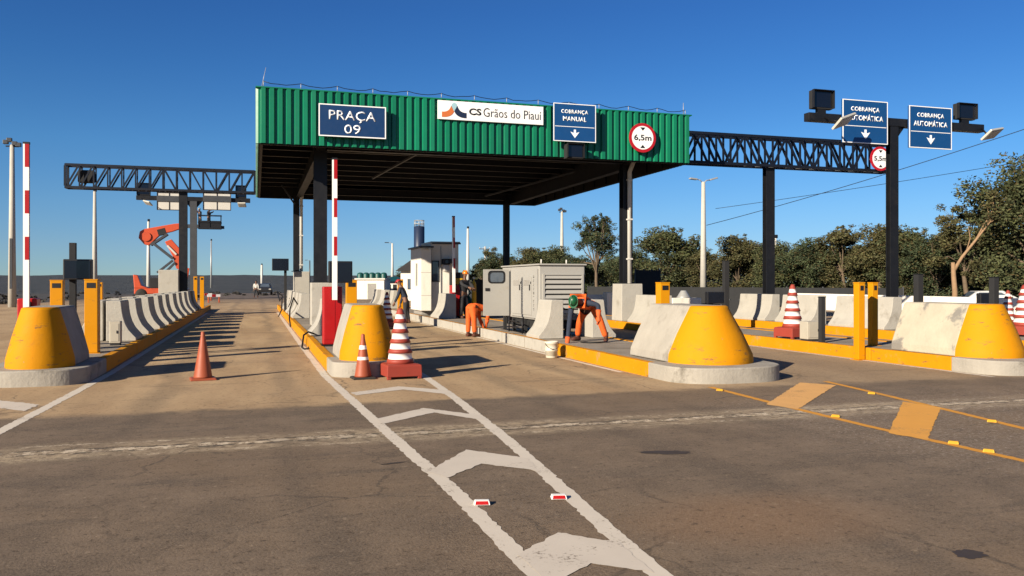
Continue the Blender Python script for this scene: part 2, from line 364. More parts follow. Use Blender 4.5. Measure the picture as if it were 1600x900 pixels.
    def build(s, name, mats, parent=None, bevel=0.0, loc=None, fix=True):
        me = bpy.data.meshes.new(name); me.from_pydata(s.v, [], s.f)
        if not isinstance(mats, (list, tuple)): mats = [mats]
        for m in mats: me.materials.append(m)
        me.polygons.foreach_set('material_index', s.m); me.polygons.foreach_set('use_smooth', s.s)
        if fix:
            bm = bmesh.new(); bm.from_mesh(me); bmesh.ops.recalc_face_normals(bm, faces=bm.faces); bm.to_mesh(me); bm.free()
        me.update()
        o = bpy.data.objects.new(name, me); COL.objects.link(o)
        if parent: o.parent = parent
        if loc: o.location = loc
        if bevel:
            b = o.modifiers.new('Bevel', 'BEVEL'); b.width = bevel; b.segments = 2; b.limit_method = 'ANGLE'; b.angle_limit = R(30)
        return o
def thing(name, label, cat, loc=(0, 0, 0), rz=0.0, group=None):
    o = bpy.data.objects.new(name, None); COL.objects.link(o); o.empty_display_size = .2
    o.location = loc; o.rotation_euler = (0, 0, rz); o['label'] = label; o['category'] = cat
    if group: o['group'] = group
    return o
def tag(o, label, cat, group=None):
    o['label'] = label; o['category'] = cat
    if group: o['group'] = group
    return o
def struct(o): o['kind'] = 'structure'; return o
KIDS = {}
def kids(o): return [c for c in COL.objects if c.parent == o]
def dup(o, label=None, loc=None, rz=None, scale=None, group=None):
    c = o.copy(); COL.objects.link(c)
    for ch in kids(o):
        d = ch.copy(); COL.objects.link(d); d.parent = c
        for g in kids(ch):
            e = g.copy(); COL.objects.link(e); e.parent = d
    if label: c['label'] = label
    if loc is not None: c.location = loc
    if rz is not None: c.rotation_euler = (0, 0, rz)
    if scale is not None: c.scale = scale
    if group: c['group'] = group
    return c
def text(s, w, h, mat, parent, loc, name='lettering', bold=0.0, depth=.006, rz=0.0, face='front', shear=0.0):
    """text facing -Y, centred on loc, fitted to w by h metres"""
    cu = bpy.data.curves.new('text', 'FONT'); cu.body = s; cu.size = 1; cu.offset = bold; cu.extrude = 0; cu.resolution_u = 3
    tmp = bpy.data.objects.new('text', cu); COL.objects.link(tmp)
    dg = bpy.context.evaluated_depsgraph_get()
    me = bpy.data.meshes.new_from_object(tmp.evaluated_get(dg))
    bpy.data.objects.remove(tmp); bpy.data.curves.remove(cu)
    co = np.empty(len(me.vertices) * 3); me.vertices.foreach_get('co', co); co = co.reshape(-1, 3)
    lo, hi = co.min(0), co.max(0)
    kx, ky = w / (hi[0] - lo[0]), h / (hi[1] - lo[1])
    n = np.zeros_like(co)
    n[:, 0] = (co[:, 0] - (lo[0] + hi[0]) / 2) * kx; n[:, 2] = (co[:, 1] - (lo[1] + hi[1]) / 2) * ky
    me.vertices.foreach_set('co', n.ravel()); me.materials.clear(); me.materials.append(mat); me.update()
    o = bpy.data.objects.new(name, me); COL.objects.link(o); o.parent = parent; o.location = loc; o.rotation_euler = (0, 0, rz)
    sd = o.modifiers.new('Solidify', 'SOLIDIFY'); sd.thickness = depth; sd.offset = 0
    return o

# ------------------------------------------------------------------ ground, road, markings
o = struct(MB().add([(-3000, -400, -.03), (3000, -400, -.03), (3000, 4000, -.03), (-3000, 4000, -.03)], [(0, 1, 2, 3)]).build('ground', MT['soil']))
rp = [(-70, -30), (60, -30), (60, 22), (34, 30), (31, 62), (12, 72), (9, 130), (4, 175), (-6, 175), (-14, 130), (-16, 72), (-40, 60), (-70, 40)]
struct(MB().add([(x, y, 0) for x, y in rp], [tuple(range(len(rp)))]).build('road', MT['road']))
def poly_mark(name, pts, mat, z=.0025, jit=.006, step=.05):
    """a painted road marking with slightly ragged edges"""
    out = []
    n = len(pts)
    for i in range(n):
        a, b = Vector(pts[i]), Vector(pts[(i + 1) % n]); L = (b - a).length; k = max(1, int(L / step))
        nrm = Vector((-(b - a).y, (b - a).x)).normalized()
        for j in range(k):
            p = a + (b - a) * j / k + nrm * random.gauss(0, jit) * (1 if j else 0); out.append((p.x, p.y, z))
    o = MB().add(out, [tuple(range(len(out)))]).build(name, mat)
    m = bmesh.new(); m.from_mesh(o.data); bmesh.ops.triangulate(m, faces=m.faces); m.to_mesh(o.data); m.free()
    return struct(o)
def line(name, pts, w, mat, z=.0025, jit=.006):
    pts = [Vector(p) for p in pts]; L, Rr = [], []
    for i, p in enumerate(pts):
        d = (pts[min(i + 1, len(pts) - 1)] - pts[max(i - 1, 0)]).normalized(); n = Vector((-d.y, d.x)) * w / 2
        L.append(p + n); Rr.append(p - n)
    return poly_mark(name, [tuple(p) for p in L + Rr[::-1]], mat, z, jit)
# white gore in front of the centre island
line('lane_line', [(1.48, 3.4), (1.47, 4.2), (1.45, 6.2), (1.36, 8.3), (1.26, 11), (1.13, 14.5), (1.10, 22), (1.10, 46)], .13, MT['line_white'])
line('lane_line', [(2.06, 3.4), (2.12, 4.3), (2.28, 6.2), (2.45, 8.2), (2.62, 11), (2.75, 14.2), (2.78, 22), (2.78, 46)], .13, MT['line_white'])
def chev(l0, l1, a0, a1, r0, r1, z=.0045, mat='line_white_worn'):
    poly_mark('chevron_marking', [P(*l0), P(*a0), P(*r0), P(*r1), P(*a1), P(*l1)], MT[mat], z, .007)
chev((548, 614), (556, 618), (622, 604), (630, 609), (700, 610), (706, 617))
chev((588, 655), (598, 663), (662, 638), (678, 645), (750, 649), (768, 659))
chev((668, 738), (700, 747), (728, 703), (752, 725), (822, 716), (845, 737))
chev((808, 868), (862, 912), (872, 833), (923, 881), (968, 848), (1022, 896))
# solid white edge line of the first island, and a worn bar by its nose
line('lane_line', [(-2.70, 5.5), (-2.66, 9), (-2.52, 13), (-2.44, 16), (-2.42, 24), (-2.42, 46)], .13, MT['line_white'])
poly_mark('chevron_marking', [P(-60, 622), P(0, 626), P(62, 633), P(36, 643), P(0, 638), P(-60, 636)], MT['line_white_worn'], .0045, .012)
# edge line along the third island and yellow gore in front of it
line('lane_line', [(6.20, 13.5), (6.16, 17), (6.16, 24), (6.16, 46)], .10, MT['line_white'])
line('lane_line', [(11.92, 11), (11.88, 15), (11.88, 24)], .10, MT['line_white'])
line('yellow_line', [(6.62, 11.2), (6.52, 9.2), (6.50, 7.6), (6.56, 6.0), (6.62, 3.2)], .105, MT['line_yellow'], .0025, .004)
line('yellow_line', [(8.78, 11.3), (8.55, 9.9), (8.25, 8.2), (8.02, 7.0), (7.75, 5.4), (7.5, 3.2)], .105, MT['line_yellow'], .0025, .004)
poly_mark('hatch_bar', [P(1197, 632), P(1250, 598), P(1306, 602), P(1246, 640)], MT['bar_orange'], .0045, .006)
poly_mark('hatch_bar', [P(1388, 677), P(1411, 628), P(1470, 637), P(1449, 688)], MT['bar_yellow'], .0045, .006)
# dark oil stains and asphalt patches
def stain(px, py, w, l, rz, z=.003):
    x, y = P(px, py); pts = []
    for k in range(22):
        t = 2 * math.pi * k / 22; r = 1 + random.uniform(-.22, .22)
        a, b = w / 2 * math.cos(t) * r, l / 2 * math.sin(t) * r
        pts.append((x + a * math.cos(rz) - b * math.sin(rz), y + a * math.sin(rz) + b * math.cos(rz)))
    poly_mark('oil_stain', pts, MT['stain'], z, .01, .05)
MT['stain'] = M('oil_stain', (.062, .045, .034), .7, var=.2, scale=9)
stain(1042, 707, .50, .17, -.35); stain(1514, 866, .20, .16, 0); stain(615, 724, .22, .05, .2)

# ------------------------------------------------------------------ kerbed islands
KH = .25
def island(xl, xr, y0, ykerb, y1, label, round_=.8):
    cx = (xl + xr) / 2; hw = (xr - xl) / 2
    t = thing('toll_island', label, 'traffic island', (cx, y0, 0), 0, 'raised islands between the toll lanes')
    def outline(off):
        pts = []
        for k in range(33):
            a = math.pi + math.pi * k / 32
            pts.append(((hw - off) * math.copysign(abs(math.cos(a)) ** .75, math.cos(a)), hw * round_ + (hw * round_ - off) * math.copysign(abs(math.sin(a)) ** .75, math.sin(a))))
        return pts
    yk, L = ykerb - y0, y1 - y0
    nose = outline(0)
    MB().prism(nose + [(hw, yk), (-hw, yk)], 'z', -.02, KH).build('concrete_nose', MT['kerb_concrete'], t, .02)
    kw = .15
    for sx in (-1, 1):
        y = yk + .004
        while y < L:                      # kerb stones, one metre long with fine joints
            break
        b = MB()
        yy = yk + .006
        while yy < L - .1:
            e = min(yy + random.uniform(1.9, 2.1), L)
            j = random.uniform(-.006, .006)
            b.box(min(sx * (hw + j), sx * (hw - kw)), max(sx * (hw + j), sx * (hw - kw)), yy, e - .008, -.02, KH + random.uniform(-.004, .004)); yy = e
        b.build('kerb', MT['yellow_kerb'], t, .015)
    MB().box(-hw + kw + .004, hw - kw - .004, yk + .006, L, -.02, KH - .012).build('paving', MT['slab'], t)
    return t
ISL = [
    island(-4.10, -2.55, 14.25, 16.3, 52, 'leftmost kerbed toll island, under the raised boom and long row of concrete barriers'),
    island(1.22, 2.66, 14.05, 15.3, 52, 'narrow kerbed toll island between the two nearest lanes, behind the striped cone', .6),
    island(6.32, 8.36, 11.45, 12.7, 52, 'wide kerbed toll island carrying the generator and the white toll booth'),
    island(12.02, 13.90, 10.9, 12.0, 50, 'kerbed toll island with pair of yellow posts and mottled concrete block'),
    island(16.9, 19.2, 12.5, 14.0, 50, 'kerbed toll island under the tall dark sign post'),
]
# unpainted, cream kerb stones part of the third island's lane side
b = MB(); y = 17.4
while y < 40:
    e = y + 1.95; b.box(6.285, 6.325, y, e - .05, -.01, KH + .006); y = e
b.v = [(x - 7.34, y - 11.45, z) for x, y, z in b.v]
b.build('kerb_facing', MT['concrete'], ISL[2])

# impact blocks: concrete body, half-cone yellow nose
def block(cx, ys, rb, rt, length, h, label, raw='concrete_raw'):
    t = thing('impact_block', label, 'concrete block', (cx, ys, KH), 0, 'yellow nosed concrete blocks at the island ends')
    n = 20; vs, fs = [], []
    lev = [(0, rb), (.03, rb), (.14, rb * .985), (h * .5, (rb * .60 + rt * .40)), (h - .05, rt * 1.05), (h - .012, rt), (h, rt - .03)]
    for z, r in lev:
        for k in range(n + 1):
            a = math.pi + math.pi * k / n; vs.append((r * math.cos(a), r * math.sin(a) * 1.02 + .004, z))
    W = n + 1
    for i in range(len(lev) - 1):
        for k in range(n): fs.append((i * W + k, i * W + k + 1, (i + 1) * W + k + 1, (i + 1) * W + k))
    b = MB().add(vs, fs, 0, True)
    b.add([vs[(len(lev) - 1) * W + k] for k in range(W)], [tuple(range(W))])
    b.add([vs[i * W] for i in range(len(lev))] + [vs[i * W + n] for i in range(len(lev))][::-1], [tuple(range(2 * len(lev)))])
    b.build('painted_nose', MT['yellow'], t, fix=True)
    prof = [(-r, z) for z, r in lev] + [(r, z) for z, r in lev[::-1]]
    MB().prism(prof, 'y', .008, length).build('concrete_body', MT[raw], t, .02)
    return t
block(-3.30, 14.95, .50, .27, 1.2, .95, 'yellow nosed concrete block at the head of the leftmost island', 'concrete_grey')
block(1.88, 14.75, .49, .27, 1.3, .95, 'yellow nosed concrete block behind the small orange cone and striped cone')
block(7.40, 12.60, .755, .34, 1.5, .95, 'broad yellow nosed concrete block with clean pale concrete side, before the generator')
block(12.82, 12.05, .66, .33, 1.6, .95, 'yellow nosed concrete block with mottled patched side, beyond the yellow posts', 'concrete_mottled')

# ------------------------------------------------------------------ jersey barriers
def jersey_mesh(L, k=0):
    pr = [(0, 0), (.63, 0), (.63, .075), (.56, .15), (.47, .26), (.40, .40), (.355, .55), (.33, .70), (.31, .90), (.295, .93), (0, .93)]
    rnd = random.Random(k)
    b = MB().prism([(x, z) for x, z in pr], 'y', 0, L)
    return b
JG = {}
JN = 0
def jersey(xfoot, y, side, L, label, group, z=KH, mat='concrete', rz=0.0):
    """side +1: flared foot towards +X with its toe at xfoot; -1 towards -X"""
    global JN
    key = (round(L, 2), side, mat)
    if key not in JG:
        b = jersey_mesh(L)
        b.v = [((x - .63) * side, yy, zz) for x, yy, zz in b.v]
        o = b.build('jersey_barrier', MT[mat], None, .012); JG[key] = o.data; JN += 1
    else:
        o = bpy.data.objects.new('jersey_barrier', JG[key]); COL.objects.link(o)
        m = o.modifiers.new('Bevel', 'BEVEL'); m.width = .012; m.segments = 2; m.limit_method = 'ANGLE'; m.angle_limit = R(30)
    o.location = (xfoot + random.uniform(-.02, .02), y, z - .006); o.rotation_euler = (0, 0, rz + random.uniform(-.012, .012))
    return tag(o, label, 'concrete barrier', group)
ORD = ['nearest', 'second', 'third', 'fourth', 'fifth', 'sixth', 'seventh', 'eighth', 'ninth', 'tenth', 'eleventh', 'twelfth']
for i in range(10):
    jersey(-2.66, 20.9 + 2.52 * i, 1, 1.30, f'flared concrete barrier, {ORD[i]} in the row beside the single orange cone\'s lane', 'concrete barriers along the leftmost island')
for i in range(8):
    jersey(-4.0, 21.06 + 2.52 * i, -1, 1.30, f'flared concrete barrier, {ORD[i]} in the outer row behind the yellow posts', 'concrete barriers on the outer edge of the leftmost island')
jersey(1.32, 21.7, -1, 1.0, 'short flared concrete barrier just behind the red boom cabinet', 'concrete barriers along the narrow island')
for i in range(6):
    jersey(1.30, 32.2 + 2.7 * i, -1, 1.35, f'flared concrete barrier, {ORD[i]} in the row behind the front column plinth', 'concrete barriers along the narrow island')
for i, yy in enumerate((42.6, 45.6, 48.6)):
    jersey(6.45, yy, -1, 1.3, f'flared concrete barrier beyond the yellow nosed block, {ORD[i]} of three past the toll booth', 'concrete barriers past the booth')
jersey(6.46, 18.75, -1, .95, 'short flared concrete barrier in front of the generator, beside the bucket', 'short concrete barriers before the generator')
jersey(8.46, 18.75, 1, .95, 'short flared concrete barrier at the right rear of the worker in the green helmet', 'short concrete barriers before the generator')
jersey(6.50, 30.2, -1, 1.6, 'flared concrete barrier standing in front of the white toll booth wall', 'concrete barriers past the booth')
jersey(12.12, 23.9, -1, 2.0, 'flared concrete barrier at the foot of the canopy column beside the broad yellow block', 'concrete barriers by the right column')
jersey(17.05, 25.2, -1, 2.0, 'flared concrete barrier at the foot of the gantry column on the rightmost island', 'concrete barriers on the rightmost island')
jersey(17.05, 22.7, -1, 1.9, 'flared concrete barrier between the striped cone on the island and the gantry column', 'concrete barriers on the rightmost island')
jersey(17.05, 19.4, -1, 2.4, 'flared concrete barrier directly behind the pair of yellow posts', 'concrete barriers on the rightmost island')
for i in range(7):
    jersey(30.0 + .25 * i, 22.0 + 3.1 * i, -1, 3.0, f'white concrete wall segment before the woodland, {ORD[i]} from the right edge', 'concrete wall segments at the edge of the plaza', 0, 'white_wall')

# ------------------------------------------------------------------ plinths and canopy
def plinth(x0, x1, y0, y1, z1, label, group='concrete plinths', taper=0.0):
    cx, cy = (x0 + x1) / 2, (y0 + y1) / 2; a, c = (x1 - x0) / 2, (y1 - y0) / 2
    b = MB(); vs = [(sx * a * k, sy * c * k, z) for z, k in ((0, 1 + taper), (z1 - KH, 1)) for sx, sy in ((-1, -1), (1, -1), (1, 1), (-1, 1))]
    b.add(vs, [(0, 3, 2, 1), (4, 5, 6, 7), (0, 1, 5, 4), (1, 2, 6, 5), (2, 3, 7, 6), (3, 0, 4, 7)])
    o = b.build('concrete_plinth', MT['concrete'], None, .02, (cx, cy, KH - .013))
    return tag(o, label, 'plinth', group)
plinth(1.66, 2.34, 26.7, 27.5, 1.60, 'squat concrete plinth under the front column beside the red boom cabinet')
plinth(1.72, 2.42, 40.3, 41.5, 2.12, 'tall concrete plinth under the back column at the narrow island')
plinth(12.28, 13.08, 26.7, 27.5, 1.56, 'slightly tapered concrete plinth under the column with the white downpipe', taper=.06)
plinth(11.9, 12.8, 40.4, 41.6, 2.1, 'concrete plinth of the back column hidden behind the generator')
plinth(-4.40, -3.52, 42.3, 43.5, 2.2, 'tall square concrete plinth standing beside the dark gantry column and red lift')

CX0, CX1, CY0, CY1, CZ0, CZ1 = .06, 14.2, 25.4, 41.8, 5.68, 7.30
can = thing('toll_canopy', 'large toll plaza canopy with green corrugated fascia on dark steel columns', 'canopy', (CX0, CY0, 0))
def corr(p, q, z0, z1, pitch=.238, depth=.07, thick=.012):
    """trapezoid corrugated sheet from p to q, ribs outwards on its right-hand side"""
    p, q = Vector(p), Vector(q); L = (q - p).length; d = (q - p) / L; n = Vector((d.y, -d.x)); k = int(L / pitch); pt = L / k
    line2 = []
    for i in range(k):
        for f, h in ((0, 0), (.26, 0), (.38, 1), (.86, 1)):
            line2.append(p + d * (i + f) * pt + n * depth * h)
    line2.append(q)
    back = [a - n * thick for a in line2]
    N = len(line2)
    vs = [(a.x, a.y, z) for z in (z0, z1) for a in line2] + [(a.x, a.y, z) for z in (z0, z1) for a in back]
    fs = []
    for i in range(N - 1):
        fs += [(i, i + 1, N + i + 1, N + i), (2 * N + i + 1, 2 * N + i, 3 * N + i, 3 * N + i + 1), (N + i, N + i + 1, 3 * N + i + 1, 3 * N + i), (i + 1, i, 2 * N + i, 2 * N + i + 1)]
    fs += [(0, N, 3 * N, 2 * N), (N - 1, 3 * N - 1, 4 * N - 1, 2 * N - 1)]
    return MB().add(vs, fs)
W_, D_ = CX1 - CX0, CY1 - CY0
corr((0, 0), (W_, 0), CZ0, CZ1).build('front_fascia', MT['green'], can)
corr((W_, .06), (W_, D_ - .06), CZ0, CZ1).build('side_fascia', MT['green'], can)
corr((W_, D_), (0, D_), CZ0, CZ1).build('back_fascia', MT['green'], can)
corr((0, D_ - .06), (0, .06), CZ0, CZ1).build('side_fascia', MT['green'], can)
# cap flashing and bottom trim
b = MB()
b.box(-.07, W_ + .07, -.075, .03, CZ1 + .002, CZ1 + .035); b.box(-.07, W_ + .07, D_ - .03, D_ + .075, CZ1 + .002, CZ1 + .035)
b.box(-.075, .03, .033, D_ - .033, CZ1 + .002, CZ1 + .035); b.box(W_ - .03, W_ + .075, .033, D_ - .033, CZ1 + .002, CZ1 + .035)
b.build('cap_trim', MT['green'], can)
# inner lining of the fascias: dark sheet with vertical studs
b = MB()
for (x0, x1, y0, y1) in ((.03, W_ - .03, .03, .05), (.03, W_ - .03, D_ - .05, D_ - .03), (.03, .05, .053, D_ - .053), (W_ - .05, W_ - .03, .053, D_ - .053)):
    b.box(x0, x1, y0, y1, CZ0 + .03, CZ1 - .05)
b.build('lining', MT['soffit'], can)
for k in range(13):
    y = .6 + k * (D_ - 1.2) / 12
    MB().box(W_ - .10, W_ - .053, y - .03, y + .03, CZ0 + .02, CZ1 - .1).build('stud', MT['steel'], can); MB().box(.053, .10, y - .03, y + .03, CZ0 + .02, CZ1 - .1).build('stud', MT['steel'], can)
    x = .6 + k * (W_ - 1.2) / 12
    MB().box(x - .03, x + .03, D_ - .10, D_ - .053, CZ0 + .02, CZ1 - .1).build('stud', MT['steel'], can)
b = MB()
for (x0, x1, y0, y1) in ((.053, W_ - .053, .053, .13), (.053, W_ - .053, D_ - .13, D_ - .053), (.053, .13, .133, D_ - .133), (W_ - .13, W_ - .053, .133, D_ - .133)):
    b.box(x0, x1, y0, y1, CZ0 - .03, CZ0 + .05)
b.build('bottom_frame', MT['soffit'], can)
# roof deck, corrugated along Y, with purlins below
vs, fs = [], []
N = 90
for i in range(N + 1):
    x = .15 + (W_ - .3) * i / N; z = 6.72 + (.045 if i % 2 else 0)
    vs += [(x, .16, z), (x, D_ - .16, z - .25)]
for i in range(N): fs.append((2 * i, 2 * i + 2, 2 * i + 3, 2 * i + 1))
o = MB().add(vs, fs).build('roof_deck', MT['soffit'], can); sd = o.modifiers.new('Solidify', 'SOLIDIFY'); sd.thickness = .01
for k in range(11):
    y = .8 + k * (D_ - 1.6) / 10; z = 6.68 - .25 * y / D_
    pu = MB().box(.14, W_ - .14, y - .03, y + .03, z - .28, z - .05).build('purlin', MT['steel'], can)
    MB().box(.14, W_ - .14, y - .085, y + .03, z - .296, z - .281).build('flange', MT['soffit_light'], pu)
COLX = (1.96, 12.62)
for x in COLX:      # deep tapering main beams along the lanes
    xr = x - CX0; b = MB()
    b.prism([(.2, 6.40), (1.7, 5.70), (15.6, 5.66), (D_ - .2, 6.1), (D_ - .2, 6.42), (.2, 6.46)], 'x', xr - .02, xr + .02)
    b.box(xr - .14, xr + .14, 1.7, 15.6, 5.625, 5.655); b.bar((xr, .2, 6.385), (xr, 1.7, 5.685), .28, .03, (0, 0, 1))
    b.build('main_beam', MT['steel'], can)
xm = W_ / 2
for (xa, ya, xb, yb) in ((COLX[0], 27.1, COLX[1], 27.1), (COLX[0], 41.0, COLX[1], 41.0)):
    b = MB(); b.box(xa - CX0 + .15, xb - CX0 - .15, ya - CY0 - .03, ya - CY0 + .03, 5.85, 6.40); b.box(xa - CX0 + .15, xb - CX0 - .15, ya - CY0 - .12, ya - CY0 + .12, 5.82, 5.848)
    b.build('cross_beam', MT['steel'], can)
# slanting braces under the deck
for (p, q) in (((5.8, 1.5, 6.3), (4.6, 9.5, 5.95)), ((13.6, 1.2, 6.3), (11.0, 15.0, 5.95)), ((2.1, 1.9, 6.2), (3.2, 1.9, 6.45)), ((1.7, 15.3, 5.3), (1.1, 15.3, 6.2))):
    MB().bar(p, q, .07).build('brace', MT['steel_grey'], can)
def hcol(name, x, y, z0, z1, w, d, parent, mat='steel'):
    b = MB(); t = .03
    b.box(x - w / 2, x + w / 2, y - d / 2, y - d / 2 + t, z0, z1); b.box(x - w / 2, x + w / 2, y + d / 2 - t, y + d / 2, z0, z1)
    b.box(x - .02, x + .02, y - d / 2 + t + .002, y + d / 2 - t - .002, z0, z1)
    b.box(x - w / 2 - .08, x + w / 2 + .08, y - d / 2 - .06, y + d / 2 + .06, z0 - .002, z0 + .03)
    return b.build(name, MT[mat], parent)
hcol('column', COLX[0] - CX0, 27.1 - CY0, 1.59, 5.85, .40, .36, can)
hcol('column', COLX[1] - CX0, 27.1 - CY0, 1.55, 5.85, .36, .36, can)
hcol('column', 1.84 - CX0, 40.9 - CY0, 2.11, 5.85, .28, .3, can)
hcol('column', 12.35 - CX0, 41.0 - CY0, 2.09, 5.85, .28, .3, can)
for (x, y, z) in ((COLX[1] + .02, 26.84, 1.56), (2.06, 40.70, 2.12)):
    b = MB(); b.path([(x - CX0, y - CY0, z), (x - CX0, y - CY0, 5.5), (x - CX0 + .05, y - CY0 - .3, 5.9)], .075, 12)
    for zz in (2.4, 3.8, 5.2): b.box(x - CX0 - .09, x - CX0 + .09, y - CY0 - .085, y - CY0 + .12, zz, zz + .05)
    b.build('downpipe', MT['white_metal'], can)
# lightning rods and the thin conductor on the fascia cap
rods = []
for k in range(14):
    x = .15 + (W_ - .3) * k / 13; rods.append(x)
    MB().tube((x, 0, CZ1 + .03), (x, 0, CZ1 + .20), .010, n=6).build('lightning_rod', MT['galv'], can)
MB().tube((.10, .04, CZ1 + .03), (.22, .04, CZ1 + .62), .012, .006, n=6).build('lightning_rod', MT['galv'], can)
MB().tube((W_ - .2, .04, CZ1 + .03), (W_ - .2, .04, CZ1 + .45), .014, .008, n=6).build('lightning_rod', MT['galv'], can)
pts = []
for a, c in zip(rods[:-1], rods[1:]):
    for j in range(5):
        t = j / 5; pts.append((a + (c - a) * t, 0, CZ1 + .195 - .10 * 4 * t * (1 - t) * random.uniform(.5, 1.0)))
pts.append((rods[-1], 0, CZ1 + .195))
MB().path(pts, .011, 5).build('conductor_wire', MT['steel'], can)

# ------------------------------------------------------------------ signs on the fascia
def rect(px0, py0, px1, py1, Y):
    a = PY(px0, py0, Y); c = PY(px1, py1, Y)
    return a[0], c[0], c[2], a[2]          # x0, x1, z0, z1
def board(name, label, cat, x0, x1, z0, z1, Y, mat, thick=.06, border=.03, group=None):
    cx, w, h = (x0 + x1) / 2, x1 - x0, z1 - z0
    t = thing(name, label, cat, (cx, Y, z0), 0, group)
    MB().box(-w / 2, w / 2, 0, thick, 0, h).build('panel', MT[mat], t, .006)
    if border:
        b = MB(); e = border; y0, y1 = -.004, .012
        b.box(-w / 2 - .002, w / 2 + .002, y0, y1, -.002, e); b.box(-w / 2 - .002, w / 2 + .002, y0, y1, h - e, h + .002)
        b.box(-w / 2 - .002, -w / 2 + e, y0, y1, e + .001, h - e - .001); b.box(w / 2 - e, w / 2 + .002, y0, y1, e + .001, h - e - .001)
        b.build('border', MT['white'], t)
    return t, w, h
def mount(t, w, h, y0, y1):
    for x in (-w * .3, w * .3): MB().box(x - .03, x + .03, y0, y1, .08, h - .08).build('bracket', MT['steel_grey'], t)
YS = CY0 - .30
x0, x1, _, _ = rect(498, 163, 603, 217, YS)
zt = PY(550, 164.5, YS)[2]; zb = PY(550, 214.5, YS)[2]
t, w, h = board('plaza_sign', 'navy rectangular sign reading PRAÇA 09 with white border on green fascia', 'sign', x0, x1, zb, zt, YS, 'blue', .12)
text('PRAÇA', w * .70, h * .36, MT['text_white'], t, (0, -.006, h * .635), bold=.004)
text('09', w * .245, h * .285, MT['text_white'], t, (0, -.006, h * .245), bold=.002)
mount(t, w, h, .122, .30 - .002)
Yb = CY0 - .14
x0, x1, _, _ = rect(684, 158, 849, 190, Yb)
zt = PY(766, 161.5, Yb)[2]; zb = PY(766, 190.5, Yb)[2]
t, w, h = board('banner', 'long white banner with orange and navy swoosh logo and black lettering', 'banner', x0, x1, zb, zt, Yb, 'white', .04, 0)
text('CS', w * .115, h * .36, MT['text_black'], t, (-w * .5 + w * .345, -.005, h * .49), bold=.03)
text('Grãos do Piauí', w * .555, h * .47, MT['text_black'], t, (-w * .5 + w * .70, -.005, h * .50), bold=-.006)
def swoosh(pts, mat, name='logo_mark'):
    b = MB().prism([(x * h - w / 2 + .17 * w * .0, z * h) for x, z in pts], 'y', -.008, .001)
    return b.build(name, MT[mat], t)
def ribbon(c0, c1, n=9):
    """two quadratic curves (three control points each) enclosing a ribbon"""
    q = lambda c, s: tuple((1 - s) ** 2 * c[0][i] + 2 * s * (1 - s) * c[1][i] + s * s * c[2][i] for i in (0, 1))
    return [q(c0, i / n) for i in range(n + 1)] + [q(c1, 1 - i / n) for i in range(n + 1)]
swoosh(ribbon(((.22, .40), (.62, .38), (.72, .74)), ((.22, .12), (.74, .10), (.88, .44))), 'logo_orange')
swoosh(ribbon(((1.56, .40), (1.18, .38), (1.06, .74)), ((1.56, .12), (1.04, .10), (.90, .44))), 'logo_navy')
swoosh([(.735, .74), (.78, .86), (.89, .92), (1.0, .86), (1.045, .74), (.97, .60), (.89, .47), (.81, .60)], 'logo_sky')
mount(t, w, h, .042, .14 - .07)
def lane_sign(label, x0, x1, z0, z1, Y, l1, l2, cat='sign', mat='blue_mid', group=None):
    t, w, h = board('lane_sign', label, cat, x0, x1, z0, z1, Y, mat, .07, .022, group)
    MB().box(-w / 2 + .05, w / 2 - .05, -.004, .001, h * .385, h * .40).build('divider_line', MT['white'], t)
    text(l1, w * .64, h * .125, MT['text_white'], t, (0, -.005, h * .78), bold=.02)
    text(l2, w * (.80 if len(l2) > 8 else .56), h * (.15 if len(l2) > 8 else .12), MT['text_white'], t, (0, -.005, h * .60), bold=.02)
    a = h * .12
    MB().prism([(-.035, h * .32), (.035, h * .32), (.035, h * .23), (a * 1.05, h * .26), (0, h * .10), (-a * 1.05, h * .26), (-.035, h * .23)], 'y', -.008, .001).build('arrow', MT['text_white'], t)
    return t, w, h
Yc = CY0 - .36
x0, x1, _, _ = rect(865, 162, 931, 222, Yc)
zt = PY(898, 162.5, Yc)[2]; zb = PY(898, 221.5, Yc)[2]
t, w, h = lane_sign('blue sign reading COBRANÇA MANUAL over white down arrow, on the green fascia', x0, x1, zb, zt, Yc, 'COBRANÇA', 'MANUAL')
mount(t, w, h, .072, .36 - .07)
def round_sign(label, cx, cz, Y, r, s):
    t = thing('height_limit_sign', label, 'sign', (cx, Y, cz), 0)
    rot = Matrix.Rotation(R(90), 4, 'X')
    MB().lathe([(r, 0), (r, .03)], 48, sm=False).xf(rot).build('plate', MT['red_sign'], t, .004)
    MB().lathe([(r * .80, .031), (r * .80, .036)], 48, sm=False).xf(rot).build('face', MT['white'], t)
    text(s, r * 1.30, r * .46, MT['text_black'], t, (0, -.039, -r * .02), bold=.018)
    for sg in (1, -1):
        MB().prism([(-r * .19, sg * r * .70), (r * .19, sg * r * .70), (0, sg * r * .48)], 'y', -.042, -.035).build('arrow', MT['text_black'], t)
    return t
Yr = CY0 - .22
c = PY(1003.5, 215.5, Yr); rr = abs(PY(1026, 215, Yr)[2] - PY(1003, 193, Yr)[2])
t = round_sign('round red rimmed height limit sign reading 6,5m on the green fascia', c[0], c[2], Yr, .49, '6,5m')
MB().box(-.2, .2, .002, .15, -.03, .03).build('bracket', MT['steel_grey'], t)

